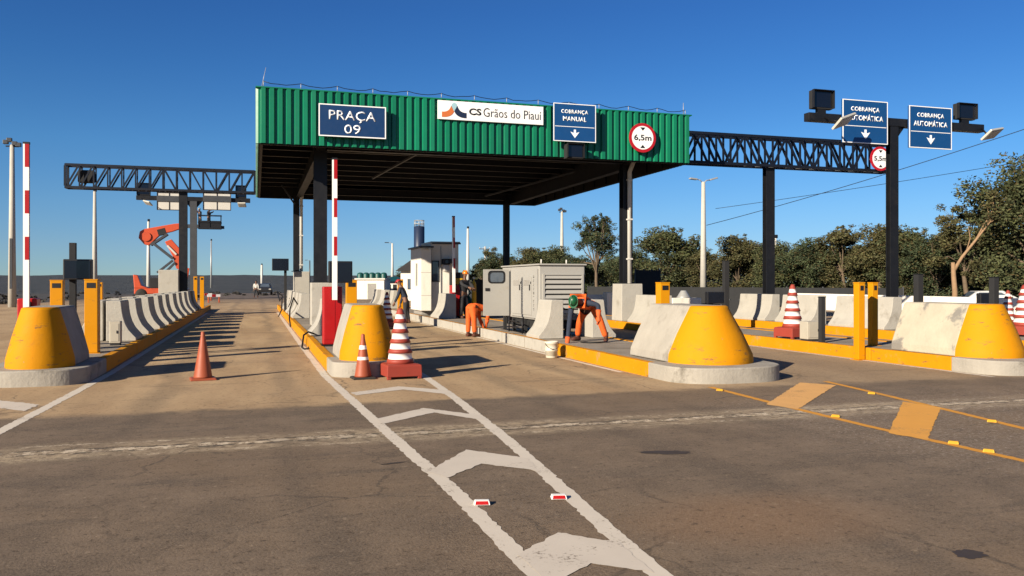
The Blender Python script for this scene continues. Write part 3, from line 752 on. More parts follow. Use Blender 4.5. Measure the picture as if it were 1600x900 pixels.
def signal(label, cx, z0, Y, w, h, d=.30, group=None, visor=True, bracket=None):
    """lane signal: black housing, recessed dark display, short visor"""
    t = thing('lane_signal', label, 'lane signal', (cx, Y, z0), 0, group)
    MB().box(-w / 2, w / 2, 0, d, 0, h).build('housing', MT['black_matt'], t, .02)
    MB().box(-w / 2 + .05, w / 2 - .05, -.012, .002, .05, h - .05).build('display', MT['screen'], t)
    b = MB(); b.box(-w / 2, w / 2, -.10, -.001, h - .012, h + .006); b.box(-w / 2 - .003, -w / 2 + .012, -.10, -.001, .02, h - .014); b.box(w / 2 - .012, w / 2 + .003, -.10, -.001, .02, h - .014)
    b.build('visor', MT['black'], t)
    if bracket: MB().box(*bracket).build('bracket', MT['steel'], t)
    return t
x0, x1, z0, z1 = rect(886, 224, 912, 248, CY0 - .46)
signal('black lane signal box hanging under the blue COBRANÇA MANUAL sign', (x0 + x1) / 2, z0, CY0 - .46, x1 - x0, z1 - z0, .30, None, True, (-.08, .08, .302, .40, .1, .3))

# ------------------------------------------------------------------ lattice gantries
def gantry(label, xa, xb, Y, z0, z1, dep, n, colx, colz, colw, flip, colmat='steel'):
    t = thing('gantry', label, 'gantry', (colx, Y, 0))
    b = MB(); xa -= colx; xb -= colx
    for y in (-dep / 2, dep / 2):
        b.bar((xa, y, z1), (xb, y, z1), .10); b.bar((xa, y, z0), (xb, y, z0), .10)
    for x in (xa, xb):
        for y in (-dep / 2, dep / 2): b.bar((x, y, z0 + .052), (x, y, z1 - .052), .10)
        for z in (z0, z1): b.bar((x, -dep / 2 + .052, z), (x, dep / 2 - .052, z), .09)
    b.build('chord_frame', MT['steel_blue'], t)
    b = MB(); L = (xb - xa) / n
    for i in range(n):
        for y in (-dep / 2, dep / 2):
            if i: b.bar((xa + i * L, y, z0 + .052), (xa + i * L, y, z1 - .052), .06)
            u = flip(i)
            p, q = ((xa + i * L + .05, y, z0 + .05), (xa + (i + 1) * L - .05, y, z1 - .05))
            if u: p, q = (p[0], y, q[2]), (q[0], y, p[2])
            b.bar(p, q, .07)
        b.bar((xa + i * L, -dep / 2, z1), (xa + (i + 1) * L, dep / 2, z1 + .001), .04); b.bar((xa + i * L, dep / 2, z0), (xa + (i + 1) * L, -dep / 2, z0 + .001), .04)
    b.build('lattice', MT['steel_blue'], t)
    hcol('column', 0, 0, colz, z0 - .052, colw, .26, t, colmat)
    return t
ga = PY(104, 258, 43.0); gb = PY(104, 293, 43.0)
gantry('dark lattice gantry arm reaching out left from behind the canopy', ga[0], CX0 - .12, 43.0, gb[2], ga[2], .62, 14, -3.36, KH - .013, .38, lambda i: 7 <= i < 11)
ga = PY(1080, 209, 27.1); gb = PY(1385, 269, 27.1)
gantry('long dark lattice gantry arm running right from the canopy to the round sign', CX1 + .12, gb[0], 27.1, gb[2], ga[2], .5, 16, 18.52, KH - .013, .36, lambda i: i % 3 != 1)
c = PY(1373.5, 248.5, 26.55)
t = round_sign('round red rimmed height limit sign reading 5,5m on the lattice gantry end', c[0], c[2], 26.5, .47, '5,5m')
MB().box(-.3, .3, .002, .235, -.03, .03).build('bracket', MT['steel_grey'], t)
# dark floodlight housings inside the left gantry
for k, (px, py, lab) in enumerate(((133, 276, 'round dark floodlight housing inside the open end of the left gantry arm'),)):
    c = PY(px, py, 43.0)
    t = thing('floodlight', lab, 'floodlight', (c[0], 43.0, c[2]))
    MB().box(-.30, .42, -.16, .16, -.30, .30).build('housing', MT['black_matt'], t, .08)
    MB().tube((0, 0, -.36), (0, 0, -.29), .05, n=8).build('bracket', MT['steel'], t)

# T-shaped sign posts
def t_post(label, x, Y, ztop, xl, xr, colw, colz, mat='steel'):
    t = thing('sign_post', label, 'sign post', (x, Y, 0))
    hcol('post', 0, 0, colz, ztop - .2, colw, colw * .7, t, mat)
    MB().box(xl - x, xr - x, -.12, .12, ztop - .2, ztop + .04).build('cross_arm', MT['steel'], t, .01)
    MB().prism([(-colw / 2 - .28, ztop - .202), (colw / 2 + .28, ztop - .202), (colw / 2, ztop - .55), (-colw / 2, ztop - .55)], 'y', -.03, .03).build('gusset', MT['steel'], t)
    return t
TY = 20.5
Tx = PY(1394, 400, TY)[0]
zt = PY(1395, 188, TY)[2]
al, ar = PY(1260, 180, TY)[0], PY(1533, 196, TY)[0]
t_post('tall dark T-shaped sign post at the front of the rightmost island', Tx, TY, zt, al, ar, .29, KH - .013)
for (p, lab) in (((1317, 1387, 155, 225), 'blue sign reading COBRANÇA AUTOMÁTICA between lane signal and dark post top'), ((1421, 1487, 165, 233), 'blue sign reading COBRANÇA AUTOMÁTICA on the outer right arm of the dark post')):
    Yq = TY - .22
    x0, x1 = PY(p[0], 200, Yq)[0], PY(p[1], 200, Yq)[0]; z1_, z0_ = PY((p[0] + p[1]) / 2, p[2] + 2, Yq)[2], PY((p[0] + p[1]) / 2, p[3] - 1, Yq)[2]
    t, w, h = lane_sign(lab, x0, x1, z0_, z1_, Yq, 'COBRANÇA', 'AUTOMÁTICA', group='COBRANÇA AUTOMÁTICA signs on the post')
    MB().box(-w * .3, w * .3, .072, .098, h * .5, h * .66).build('bracket', MT['steel_grey'], t)
for (px0, px1, py0, py1, lab) in ((1269, 1301, 140, 174, 'black lane signal box on the left tip of the dark sign post arm'), (1495, 1524, 161, 192, 'black lane signal box on the right tip of the dark sign post arm')):
    Yq = TY - .10
    x0, x1 = PY(px0, 170, Yq)[0], PY(px1, 170, Yq)[0]; z1_, z0_ = PY(px0, py0, Yq)[2], PY(px0, py1, Yq)[2]
    z0_ = max(z0_, zt + .16)
    signal(lab, (x0 + x1) / 2, z0_, Yq, x1 - x0, z1_ - z0_, .16, 'lane signals on the dark sign post', True, (-.14, .14, .02, .14, -(z0_ - zt) + .045, -.002))
def flood(label, p, q, w, arm, group=None):
    """flat street-type flood lamp from p (bracket end) to q, w wide; lens below"""
    p, q = Vector(p), Vector(q)
    t = thing('flood_lamp', label, 'flood lamp', tuple(p), 0, group); d = q - p
    MB().bar((0, 0, 0), d, w, .07, up=(0, .62, .78)).build('lamp_head', MT['lens'], t, .015)
    L = MB(); nn = d.normalized(); of = Vector((0, -.62, -.78)) * .042; L.bar(nn * .05 + of, d - nn * .05 + of, w - .10, .012, up=(0, .62, .78)); L.build('lens', MT['galv'], t)
    b = MB(); b.path([Vector(arm) - p, Vector((0, 0, .05)), nn * .12 + Vector((0, 0, .03))], .025, 8); b.build('bracket', MT['steel'], t)
    return t
c = PY(1298, 196, TY - .9); c2 = PY(1336, 184, TY - .9)
flood('white flood lamp tilted up before the left COBRANÇA AUTOMÁTICA sign', (c[0], TY - 1.15, c[2]), (c2[0] - .05, TY - .8, c2[2]), .42, (al + .55, TY - .13, zt - .1), 'flood lamps on the dark sign post')
c = PY(1530, 213, TY - .5); c2 = PY(1562, 208, TY - .5)
flood('white flood lamp hanging off the right tip of the dark sign post', (c[0], TY - .75, c[2]), (c2[0], TY - .45, c2[2] + .02), .42, (ar - .1, TY - .13, zt - .1), 'flood lamps on the dark sign post')
for (xa, sg) in ((al, -1), (ar, 1)):
    pass
# left T post, seen from behind
Lx, LY = -3.34, 49.6
zt2 = PY(303, 309, LY)[2]; al2, ar2 = PY(213, 310, LY)[0], PY(391, 310, LY)[0]
t_post('slim grey T-shaped sign post behind the left gantry, carrying sign backs', Lx, LY, zt2, al2, ar2, .36, KH - .013, 'steel_grey')
for (a, c_, lab) in ((245, 284, 'pale back of a two panel sign, left of the grey sign post'), (317, 361, 'pale back of a two panel sign, right of the grey sign post')):
    Yq = LY - .22
    x0, x1 = PY(a, 310, Yq)[0], PY(c_, 310, Yq)[0]; z1_, z0_ = PY(a, 300, Yq)[2], PY(a, 328, Yq)[2]
    t, w, h = board('signboard', lab, 'sign', x0, x1, z0_, z1_, Yq, 'white_metal', .05, 0, 'sign backs on the grey post')
    b = MB(); e = .05
    for x in (-w / 2, -.02, w / 2 - .04): b.box(x, x + .04, -.022, -.002, .0, h)
    for z in (0, h - .04): b.box(-w / 2, w / 2, -.026, -.023, z, z + .04)
    b.build('back_frame', MT['steel'], t)
    MB().box(-w / 2, w / 2, -.05, -.028, h * .48, h * .80).build('rail', MT['steel_grey'], t)
for (a, c_, y0, y1, lab) in ((214, 235, 286, 303, 'black signal box on the left tip of the grey sign post arm'), (368, 385, 290, 304, 'black signal box on the right tip of the grey sign post arm')):
    x0, x1 = PY(a, 300, LY)[0], PY(c_, 300, LY)[0]; z1_, z0_ = PY(a, y0, LY)[2], zt2 + .05
    signal(lab, (x0 + x1) / 2, z0_, LY - .1, x1 - x0, z1_ - z0_, .3, 'signal boxes on the grey sign post')
c = PY(226, 316, LY - .8); flood('small flood lamp drooping under the left tip of the grey sign post', c, (c[0] + .35, LY - 1.1, c[2] - .10), .34, (c[0] - .3, LY - .1, zt2 - .1), 'flood lamps under the grey sign post')
c = PY(372, 320, LY - .8); flood('small flood lamp hanging under the right tip of the grey sign post', c, (c[0] + .42, LY - .9, c[2]), .34, (c[0] + .1, LY - .1, zt2 - .1), 'flood lamps under the grey sign post')

# ------------------------------------------------------------------ boom barriers
def boom(label, x, y, ztop, cabw=.34, cabd=.30, cabh=1.05, axo=.02, rz=0.0, lean=0.0, n=11):
    t = thing('boom_barrier', label, 'boom barrier', (x, y, KH - .013), rz, 'raised red and white lane booms')
    MB().box(-cabw / 2, cabw / 2, -cabd / 2, cabd / 2, .04, cabh).build('cabinet', MT['red_paint'], t, .02)
    MB().box(-cabw / 2 - .03, cabw / 2 + .03, -cabd / 2 - .03, cabd / 2 + .03, 0, .04).build('base_plate', MT['steel'], t)
    MB().box(-cabw / 2 + .03, -cabw / 2 + .05 + .20, -cabd / 2 - .006, -cabd / 2 + .001, .15, cabh - .12).build('door', MT['red_paint'], t, .004)
    b = MB(); b.box(axo - .06, axo + .06, -cabd / 2 - .075, -cabd / 2 - .008, cabh - .24, cabh - .06)
    b.build('pivot', MT['steel'], t, .01)
    arm = MB(); zA = cabh - .28; zB = ztop - KH; L = zB - zA
    w2, d2 = .05, .04
    seg = L / 7.3; cuts = [zA, zA + 2.3 * seg] + [zA + (2.3 + k) * seg for k in range(1, 6)]
    for i in range(6):
        a, c_ = cuts[i], cuts[i + 1]
        o_ = lambda z: axo + lean * (z - zA) / L
        y_ = -cabd / 2 - .115
        for (u0, u1, mi) in ((-w2, -w2 * .42, 0), (-w2 * .42, w2, i % 2)):
            vs = [(o_(z) + u, y_ + v, z) for z in (a, c_) for u, v in ((u0, -d2), (u1, -d2), (u1, d2), (u0, d2))]
            arm.add(vs, [(0, 1, 5, 4), (2, 3, 7, 6)] + ([(3, 0, 4, 7)] if u0 == -w2 else [(1, 2, 6, 5)]), mi)
    arm.box(axo + lean - w2, axo + lean + w2, -cabd / 2 - .115 - d2, -cabd / 2 - .115 + d2, zB + .0002, zB + .001)
    arm.build('arm', [MT['boom_white'], MT['red_paint']], t)
    MB().box(axo + lean - .056, axo + lean + .056, -cabd / 2 - .155, -cabd / 2 - .075, zB, zB + .04).build('arm_cap', MT['black'], t)
    return t
c = PD(47, 300, 16.15)
boom('raised red and white boom on the leftmost island, behind the yellow block', c[0] - .02, 18.2, 4.26)
boom('raised red and white boom with red cabinet in front of the narrow island column', 1.56, 18.15, 4.20, .40, .34, 1.27, .03)
c = PY(708, 400, 31.8)
t = boom('raised boom with red and yellow cabinet beside the white toll booth', c[0] + .12, 31.8, 4.15, .46, .4, 1.25, -.16, 0, -.02)
MB().box(-.23, .23, -.2, .2, 1.252, 1.75).build('upper_cabinet', MT['black_matt'], t, .01)
MB().box(-.10, .21, -.215, -.202, 1.28, 1.52).build('warning_panel', MT['gear_yellow'], t)

# ------------------------------------------------------------------ yellow sensor posts
def ypost(label, x, y, ztop, w=.24, d=.24, z=KH - .013, rz=0.0, notch=True):
    t = thing('sensor_post', label, 'post', (x, y, z), rz, 'yellow sensor posts')
    h = ztop - z
    MB().box(-w / 2, w / 2, -d / 2, d / 2, .012, h - .02).build('post', MT['yellow_metal'], t, .008)
    MB().box(-w / 2 - .006, w / 2 + .006, -d / 2 - .006, d / 2 + .006, h - .019, h).build('cap', MT['yellow_metal'], t, .004)
    if notch:
        MB().box(-w / 2 + .04, w / 2 - .035, -d / 2 - .006, -d / 2 + .002, h - .17, h - .07).build('sensor_window', MT['black'], t)
    MB().box(-w / 2 - .05, w / 2 + .05, -d / 2 - .05, d / 2 + .05, 0, .011).build('base_plate', MT['yellow_metal'], t)
    return t
ypost('yellow sensor post behind the leftmost block, beside the red cabinet', PD(89, 400, 17.6)[0], 19.72, 1.65)
ypost('yellow sensor post in half shade at the corner of the leftmost block', -3.02, 17.7, 1.66, .23, .30)
ypost('slim distant yellow post beyond the barriers at left', PD(168, 440, 34)[0] - .1, 36.4, 1.6, .16)
ypost('yellow sensor post rising behind the block on the narrow island', 2.20, 20.3, 1.66, .25)
ypost('distant yellow post among the flared barriers past the toll booth', 6.95, 41.6, 1.75, .26, .2)
ypost('yellow sensor post behind the broad block with clean concrete side', PD(1038, 440, 18)[0], 16.3, 1.60, .22)
ypost('taller yellow post standing outside the kerb, front one of a pair', 11.90, 14.25, 1.60, .155, .16, 0)
ypost('yellow post on the island, rear one of the close pair', 12.68, 14.76, 1.60, .145, .15)
ypost('slim yellow post at the far end of the leftmost barrier row', PX(308, 440, -3.0)[0], 46.0, 1.9, .18, .18)
ypost('second slim yellow post at the far end of the leftmost barrier row', -2.75, 47.2, 1.9, .2, .2)

# ------------------------------------------------------------------ toll displays on black posts
def display(label, px0, px1, py0, py1, Y, postpx, posttop=None, postw=.12, z=KH - .013, tilt=0.0, group='dark display panels on posts', nopanel=False):
    a, c_ = PY(px0, py0, Y), PY(px1, py1, Y); w, h = c_[0] - a[0], a[2] - c_[2]
    pxX = PY(postpx, py0, Y)[0]
    t = thing('toll_display', label, 'display', (pxX, Y, z), 0, group)
    top = (PY(postpx, posttop, Y)[2] if posttop else c_[2] + .05) - z
    MB().box(-postw / 2, postw / 2, .062, .062 + postw, 0, top).build('post', MT['black_matt'], t, .006)
    MB().box(-postw, postw, .02, .12 + postw, 0, .012).build('base_plate', MT['steel'], t)
    if not nopanel:
        xx = (a[0] + c_[0]) / 2 - pxX; zz = c_[2] - z
        MB().box(xx - w / 2, xx + w / 2, -.10, .06, zz, zz + h).build('panel', MT['black'], t, .012)
        MB().box(xx - w / 2 + .03, xx + w / 2 - .03, -.106, -.098, zz + .03, zz + h - .03).build('screen', MT['screen'], t)
    return t
display('dark display panel on a black post behind the leftmost yellow posts', 100, 145, 405, 437, 18.6, 112, 379)
display('dark display panel partly hidden by the boom on the narrow island', 513, 550, 408, 442, 18.9, 524, None, .11)
display('small distant dark display on a thin post beside the left lane', 425, 451, 404, 423, 40.0, 446)
display('low dark display with rounded face behind the broad yellow block', 1103, 1129, 456, 474, 21.0, 1114, None, .09)
display('squat dark display panel on a black post beyond the mottled block', 1528, 1546, 458, 476, 19.0, 1534, None, .10)
def bpost(label, px, pytop, Y, w, z=KH - .013):
    a = PY(px, pytop, Y); t = thing('black_post', label, 'post', (a[0], Y, z), 0, 'plain black posts')
    MB().box(-w / 2, w / 2, -w / 2, w / 2, .012, a[2] - z).build('post', MT['black_matt'], t, .006)
    MB().box(-w * .8, w * .8, -w * .8, w * .8, 0, .0118).build('base_plate', MT['steel'], t)
    MB().box(-w * .55, w * .55, -w * .55, w * .55, a[2] - z + .001, a[2] - z + .02).build('cap', MT['black'], t)
bpost('plain black post standing right of the low rounded display', 1134, 408, 24.5, .17)
bpost('black post behind the pale utility box, left of the pair of yellow posts', 1284, 465, 15.8, .11)
bpost('black post before the woodland, just left of the bare tan trunk', 1435, 429, 19.6, .19)
bpost('black post before the woodland, above the mottled yellow nosed block', 1553, 434, 17.5, .17)
bpost('thin black bollard beside the beige box on the leftmost island', 150, 511, 17.9, .055)

def ubox(name, label, cat, x, y, w, d, h, mat, z=KH - .013, lid=True, group=None):
    t = thing(name, label, cat, (x, y, z), 0, group)
    MB().box(-w / 2, w / 2, -d / 2, d / 2, .05, h).build('body', MT[mat], t, .012)
    MB().box(-w / 2 + .015, w / 2 - .015, -d / 2 + .015, d / 2 - .015, 0, .05).build('foot', MT['black_matt'], t)
    MB().box(-w / 2 + .03, w / 2 - .03, -d / 2 - .008, -d / 2 + .001, .09, h - .05).build('door', MT[mat], t, .004)
    MB().box(w / 2 - .075, w / 2 - .055, -d / 2 - .02, -d / 2 - .0085, h * .5, h * .62).build('handle', MT['black'], t)
    return t
c = P(179, 539, KH); ubox('utility_box', 'small beige utility box on the leftmost island beside the first barrier', 'utility box', c[0], c[1] + .15, .22, .26, .52, 'cabinet')
c = P(1273, 533, KH); ubox('utility_box', 'pale utility box on the island kerb right of the striped cone', 'utility box', c[0] + .02, c[1] + .2, .34, .3, .46, 'cabinet')
ubox('utility_box', 'low pale utility box in shade behind the broad yellow block', 'utility box', 8.10, 13.75, .28, .28, .52, 'cabinet')
ubox('utility_box', 'dark stacked cabinet at the right edge of the broad block\'s island', 'utility box', 8.18, 13.15, .22, .32, .50, 'steel_grey')

# ------------------------------------------------------------------ cones
def super_cone(label, x, y, z=0.0, s=1.0, rz=.1, top=True):
    t = thing('striped_cone', label, 'traffic cone', (x, y, z), rz, 'tall red and white striped cones')
    b = MB(); q = .31
    for sx in (-1, 1):
        for sy in (-1, 1): b.box(sx * q - .07 * (sx > 0), sx * q + .07 * (sx < 0), sy * q - .07 * (sy > 0), sy * q + .07 * (sy < 0), 0, .05)
    b.build('foot', MT['cone_red'], t, .01)
    b = MB(); vs = [(sx * k, sy * k, zz) for zz, k in ((.045, .315), (.235, .310), (.250, .295), (.262, .24)) for sx, sy in ((-1, -1), (1, -1), (1, 1), (-1, 1))]
    fs = [(3, 2, 1, 0), (12, 13, 14, 15)]
    for i in range(3):
        for k in range(4): fs.append((i * 4 + k, i * 4 + (k + 1) % 4, i * 4 + 4 + (k + 1) % 4, i * 4 + 4 + k))
    b.add(vs, fs); b.build('base', MT['cone_red'], t, .012)
    prof, mis = [(.245, .258), (.228, .335)], [0]
    z_, rc = .335, .215
    for i in range(4):
        prof += [(rc, z_ + .004), (rc - .014, z_ + .110), (rc + .008, z_ + .112), (rc - .020, z_ + .176)]; mis += [0, 1, 0, 0]
        z_ += .178; rc -= .032
    prof += [(rc, z_ + .004), (rc - .012, z_ + .085), (rc - .004, z_ + .088), (rc - .016, z_ + .10), (rc - .030, z_ + .15), (rc - .055, z_ + .19), (.001, z_ + .192)]; mis += [0, 1, 0, 0, 0, 0, 0]
    s = s * .94
    MB().lathe(prof, 28, mis=mis).build('body', [MT['cone_red'], MT['cone_band']], t)
    t.scale = (s, s, s)
    return t
x, y = P(630, 593); sc0 = super_cone('tall red and white striped cone with square red base, beside the small orange cone', x, y + .30)
x, y = P(606, 513.5); dup(sc0, 'tall striped cone standing in the second lane before the worker in the red cap', (x, y + .2, 0), .5, (.88, .88, 1.02))
c = P(1254, 529, KH); dup(sc0, 'tall striped cone with red base on the island, beside the pale box', (c[0] - .05, c[1] + .32, KH - .013), .15, (1.0, 1.0, 1.06))
dup(sc0, 'striped cone partly hidden behind the sloping edge of the mottled block', (PY(1575, 500, 18.2)[0], 18.2, KH - .013), .3, (.8, .8, .92))
dup(sc0, 'striped cone cut off by the right edge of the photo', (PY(1601, 500, 16.2)[0], 16.2, KH - .013), .2, (1.15, 1.15, 1.05))
def cone(label, x, y, bands, rz=.1, s=1.0):
    t = thing('traffic_cone', label, 'traffic cone', (x, y, 0), rz, 'orange traffic cones')
    b = MB(); q = .205
    b.add([(sx * k, sy * k, zz) for zz, k in ((0, q), (.022, q), (.035, q - .025)) for sx, sy in ((-1, -1), (1, -1), (1, 1), (-1, 1))],
          [(3, 2, 1, 0), (8, 9, 10, 11)] + [(i * 4 + k, i * 4 + (k + 1) % 4, i * 4 + 4 + (k + 1) % 4, i * 4 + 4 + k) for i in (0, 1) for k in range(4)])
    b.build('base', MT['rubber'] if bands else MT['cone_orange'], t, .008)
    pr = [(.155, .036), (.148, .06), (.108, .30), (.104, .302)]
    rr = lambda z: .150 - .168 * (z - .05)
    zs = [.036, .06, .20, .34, .395, .53, .60, .68, .73]
    prof = [(rr(z) + (.002 if bands and (.33 < z < .40 or .52 < z < .61) else 0), z) for z in zs]
    mis = [0, 0, 0, 1 if bands else 0, 0, 1 if bands else 0, 0, 0]
    prof += [(.032, .79), (.02, .805), (.001, .806)]; mis += [0, 0, 0]
    MB().lathe(prof, 26, mis=mis).build('body', [MT['cone_orange'], MT['cone_band']], t)
    t.scale = (s, s, s); return t
x, y = P(316, 595); cone('plain faded orange cone standing alone in the left lane', x, y + .18, False, .12, .98)
x, y = P(569, 593); cone('small orange cone with two pale bands beside the tall striped cone', x, y + .16, True, .08, .92)

# road studs
def stud(label, px, py, m1, m2, rz, w=.12, d=.085, group='road studs'):
    x, y = P(px, py); t = thing('road_stud', label, 'road stud', (x, y, .004), rz, group)
    b = MB(); b.add([(sx * w / 2 * k, sy * d / 2 * k2, zz) for zz, k, k2 in ((0, 1, 1), (.028, .86, .55)) for sx, sy in ((-1, -1), (1, -1), (1, 1), (-1, 1))], [(3, 2, 1, 0), (4, 5, 6, 7)] + [(k, (k + 1) % 4, 4 + (k + 1) % 4, 4 + k) for k in range(4)])
    b.build('body', MT[m1], t, .004)
    MB().add([(-w * .40, -d * .5 - .003 + .002, .004), (w * .40, -d * .5 - .001, .004), (w * .36, -d * .30 - .002, .026), (-w * .36, -d * .30 - .002, .026)], [(0, 1, 2, 3)]).build('reflector', MT[m2], t)
stud('white road stud with red reflector beside the left gore line', 753, 788, 'boom_white', 'red_paint', -.25)
stud('white road stud with red reflector beside the right gore line', 873, 779, 'boom_white', 'red_paint', -.25)
for (px, py, lab) in ((1306, 652, 'yellow road stud on the front yellow line between the two hatch bars'), (1362, 616, 'yellow road stud on the rear yellow line before the wide hatch bar'), (1550, 660, 'yellow road stud on the rear yellow line right of the wide hatch bar'), (1545, 707, 'yellow road stud on the front yellow line right of the wide hatch bar'), (1125, 611, 'yellow road stud by the nose of the broad block\'s island'), (1490, 694, 'yellow road stud at the corner of the wide hatch bar')):
    stud(lab, px, py, 'gear_yellow', 'yellow_metal', -.9, .10, .06)

# ------------------------------------------------------------------ generator
gx, gy, gw, gl, gz0, gz1 = 6.86, 19.95, 1.30, 3.3, .62, 2.06
G = thing('generator', 'large pale grey generator set with louvred end and an open side door', 'generator', (gx, gy, KH - .013))
zo = KH - .013
b = MB(); b.box(.02, gw - .02, .02, gl, gz0 - zo, gz1 - .03 - zo)
b.build('body', MT['gen_grey'], G, .03)
MB().box(-.02, gw + .02, -.03, gl + .03, gz1 - .029 - zo, gz1 + .015 - zo).build('roof', MT['gen_grey'], G, .015)
MB().box(-.012, .019, .42, 2.3, gz0 + .05 - zo, gz1 - .25 - zo).build('side_panel', MT['gen_grey'], G, .01)
for k, (a, c_) in enumerate(((.50, 1.30), (1.36, 2.20))):
    d = MB().box(-.028, -.013, a, c_, gz0 + .12 - zo, gz1 - .32 - zo).build('side_door', MT['gen_grey'], G, .006)
    MB().box(-.045, -.029, a + .08, a + .13, 1.15, 1.30).build('handle', MT['black'], d)
    MB().box(-.036, -.029, a + .16, c_ - .16, 1.28, 1.42).build('vent', MT['concrete_grey'], d)
    MB().box(-.04, -.029, a + .01, a + .05, 1.32, 1.38).build('hinge', MT['black'], d)
# louvred end
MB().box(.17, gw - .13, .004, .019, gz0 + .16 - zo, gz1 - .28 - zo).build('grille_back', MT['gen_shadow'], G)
b = MB(); z = gz0 + .18 - zo
while z < gz1 - .34 - zo:
    b.add([(.17, -.028, z), (gw - .13, -.028, z), (gw - .13, .0, z + .085), (.17, .0, z + .085), (.17, -.022, z - .006), (gw - .13, -.022, z - .006), (gw - .13, .003, z + .079), (.17, .003, z + .079)],
          [(0, 1, 2, 3), (7, 6, 5, 4), (0, 4, 5, 1), (3, 2, 6, 7), (0, 3, 7, 4), (1, 5, 6, 2)]); z += .128
b.build('louvre', MT['gen_grey'], G)
b = MB()
b.box(.11, .168, -.03, .018, gz0 + .12 - zo, gz1 - .24 - zo); b.box(gw - .128, gw - .07, -.03, .018, gz0 + .12 - zo, gz1 - .24 - zo)
b.box(.169, gw - .129, -.03, .018, gz1 - .279 - zo, gz1 - .24 - zo); b.box(.169, gw - .129, -.03, .018, gz0 + .12 - zo, gz0 + .158 - zo)
b.build('louvre_frame', MT['gen_grey'], G, .004)
# skid, tank legs and dark underside
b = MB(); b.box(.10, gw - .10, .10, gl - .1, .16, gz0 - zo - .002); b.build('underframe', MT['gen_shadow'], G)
for y in (.18, 1.2, 2.2, 3.1):
    for x in (.02, gw - .10): MB().box(x, x + .08, y, y + .12, .012, gz0 - zo - .003).build('skid_leg', MT['black_matt'], G)
MB().box(-.04, gw + .02, .05, gl, 0, .011).build('drip_tray', MT['steel'], G)
b = MB(); 
for z in (.14, .30): b.tube((-.14, .9, z), (-.14, 2.1, z), .018, n=8)
for y in (.9, 2.1): b.tube((-.14, y, .0), (-.14, y, .42), .02, n=8)
b.build('step_rail', MT['steel'], G)
# open door, swung out square to the lane, with rounded window
dy = 2.45; dw = .78
dz0, dz1 = .66 - zo, 1.96 - zo
wx0, wx1, wz0, wz1 = -.62, -.18, 1.38 - .02, 1.66
D = thing('door_tmp', 'x', 'x')
bpy.data.objects.remove(D)
b = MB(); b.box(-dw, -.03, dy, dy + .04, dz0, wz0); b.box(-dw, -.03, dy, dy + .04, wz1, dz1); b.box(-dw, wx0, dy, dy + .04, wz0 + .0005, wz1 - .0005); b.box(wx1, -.03, dy, dy + .04, wz0 + .0005, wz1 - .0005)
D = b.build('open_door', MT['gen_grey'], G)
fr = []
def rrect(x0, x1, z0, z1, r, n=5):
    pts = []
    for (cx, cz, a0) in ((x1 - r, z1 - r, 0), (x0 + r, z1 - r, 90), (x0 + r, z0 + r, 180), (x1 - r, z0 + r, 270)):
        for k in range(n + 1):
            a = R(a0 + 90 * k / n); pts.append((cx + r * math.cos(a), cz + r * math.sin(a)))
    return pts
oo, ii = rrect(wx0 - .03, wx1 + .03, wz0 - .03, wz1 + .03, .10), rrect(wx0 + .01, wx1 - .01, wz0 + .01, wz1 - .01, .08)
n = len(oo); vs = [(x, dy - .008, z) for x, z in oo] + [(x, dy - .008, z) for x, z in ii] + [(x, dy + .048, z) for x, z in oo] + [(x, dy + .048, z) for x, z in ii]
fs = []
for k in range(n):
    j = (k + 1) % n
    fs += [(k, j, n + j, n + k), (2 * n + j, 2 * n + k, 3 * n + k, 3 * n + j), (k, 2 * n + k, 2 * n + j, j), (n + j, 3 * n + j, 3 * n + k, n + k)]
MB().add(vs, fs).build('window_frame', MT['black'], D)
MB().prism(ii, 'y', dy + .016, dy + .024).build('window_pane', MT['glass'], D)
MB().box(-dw + .05, -dw + .17, dy - .02, dy - .001, 1.12, 1.20).build('handle', MT['black'], D)
MB().box(-.032, .0, dy - .004, dy + .044, dz0 + .05, dz1 - .05).build('hinge', MT['steel_grey'], G)
# dark upright lettering strip on the corner panel (too blurred to read in the photo)
b = MB(); rnd = random.Random(3)
for k in range(9):
    z = 1.52 - k * .105
    b.box(-.0325, -.029, .26, .26 + rnd.uniform(.05, .10), z, z + .012); b.box(-.0325, -.029, .26, .275, z - .05, z - .001) if rnd.random() < .6 else None
    if rnd.random() < .7: b.box(-.0325, -.029, .30, .33, z - .045, z - .025)
b2 = MB().box(-.028, .019, .05, .40, gz0 + .05 - zo, gz1 - .12 - zo).build('corner_panel', MT['gen_grey'], G, .006)
b.build('lettering', MT['text_black'], b2)
# roof details
MB().tube((.25, .5, gz1 + .014 - zo), (.25, .5, gz1 + .14 - zo), .02, n=8).build('lifting_eye', MT['white_metal'], G)
MB().tube((.95, .5, gz1 + .014 - zo), (.95, .5, gz1 + .13 - zo), .02, n=8).build('lifting_eye', MT['white_metal'], G)

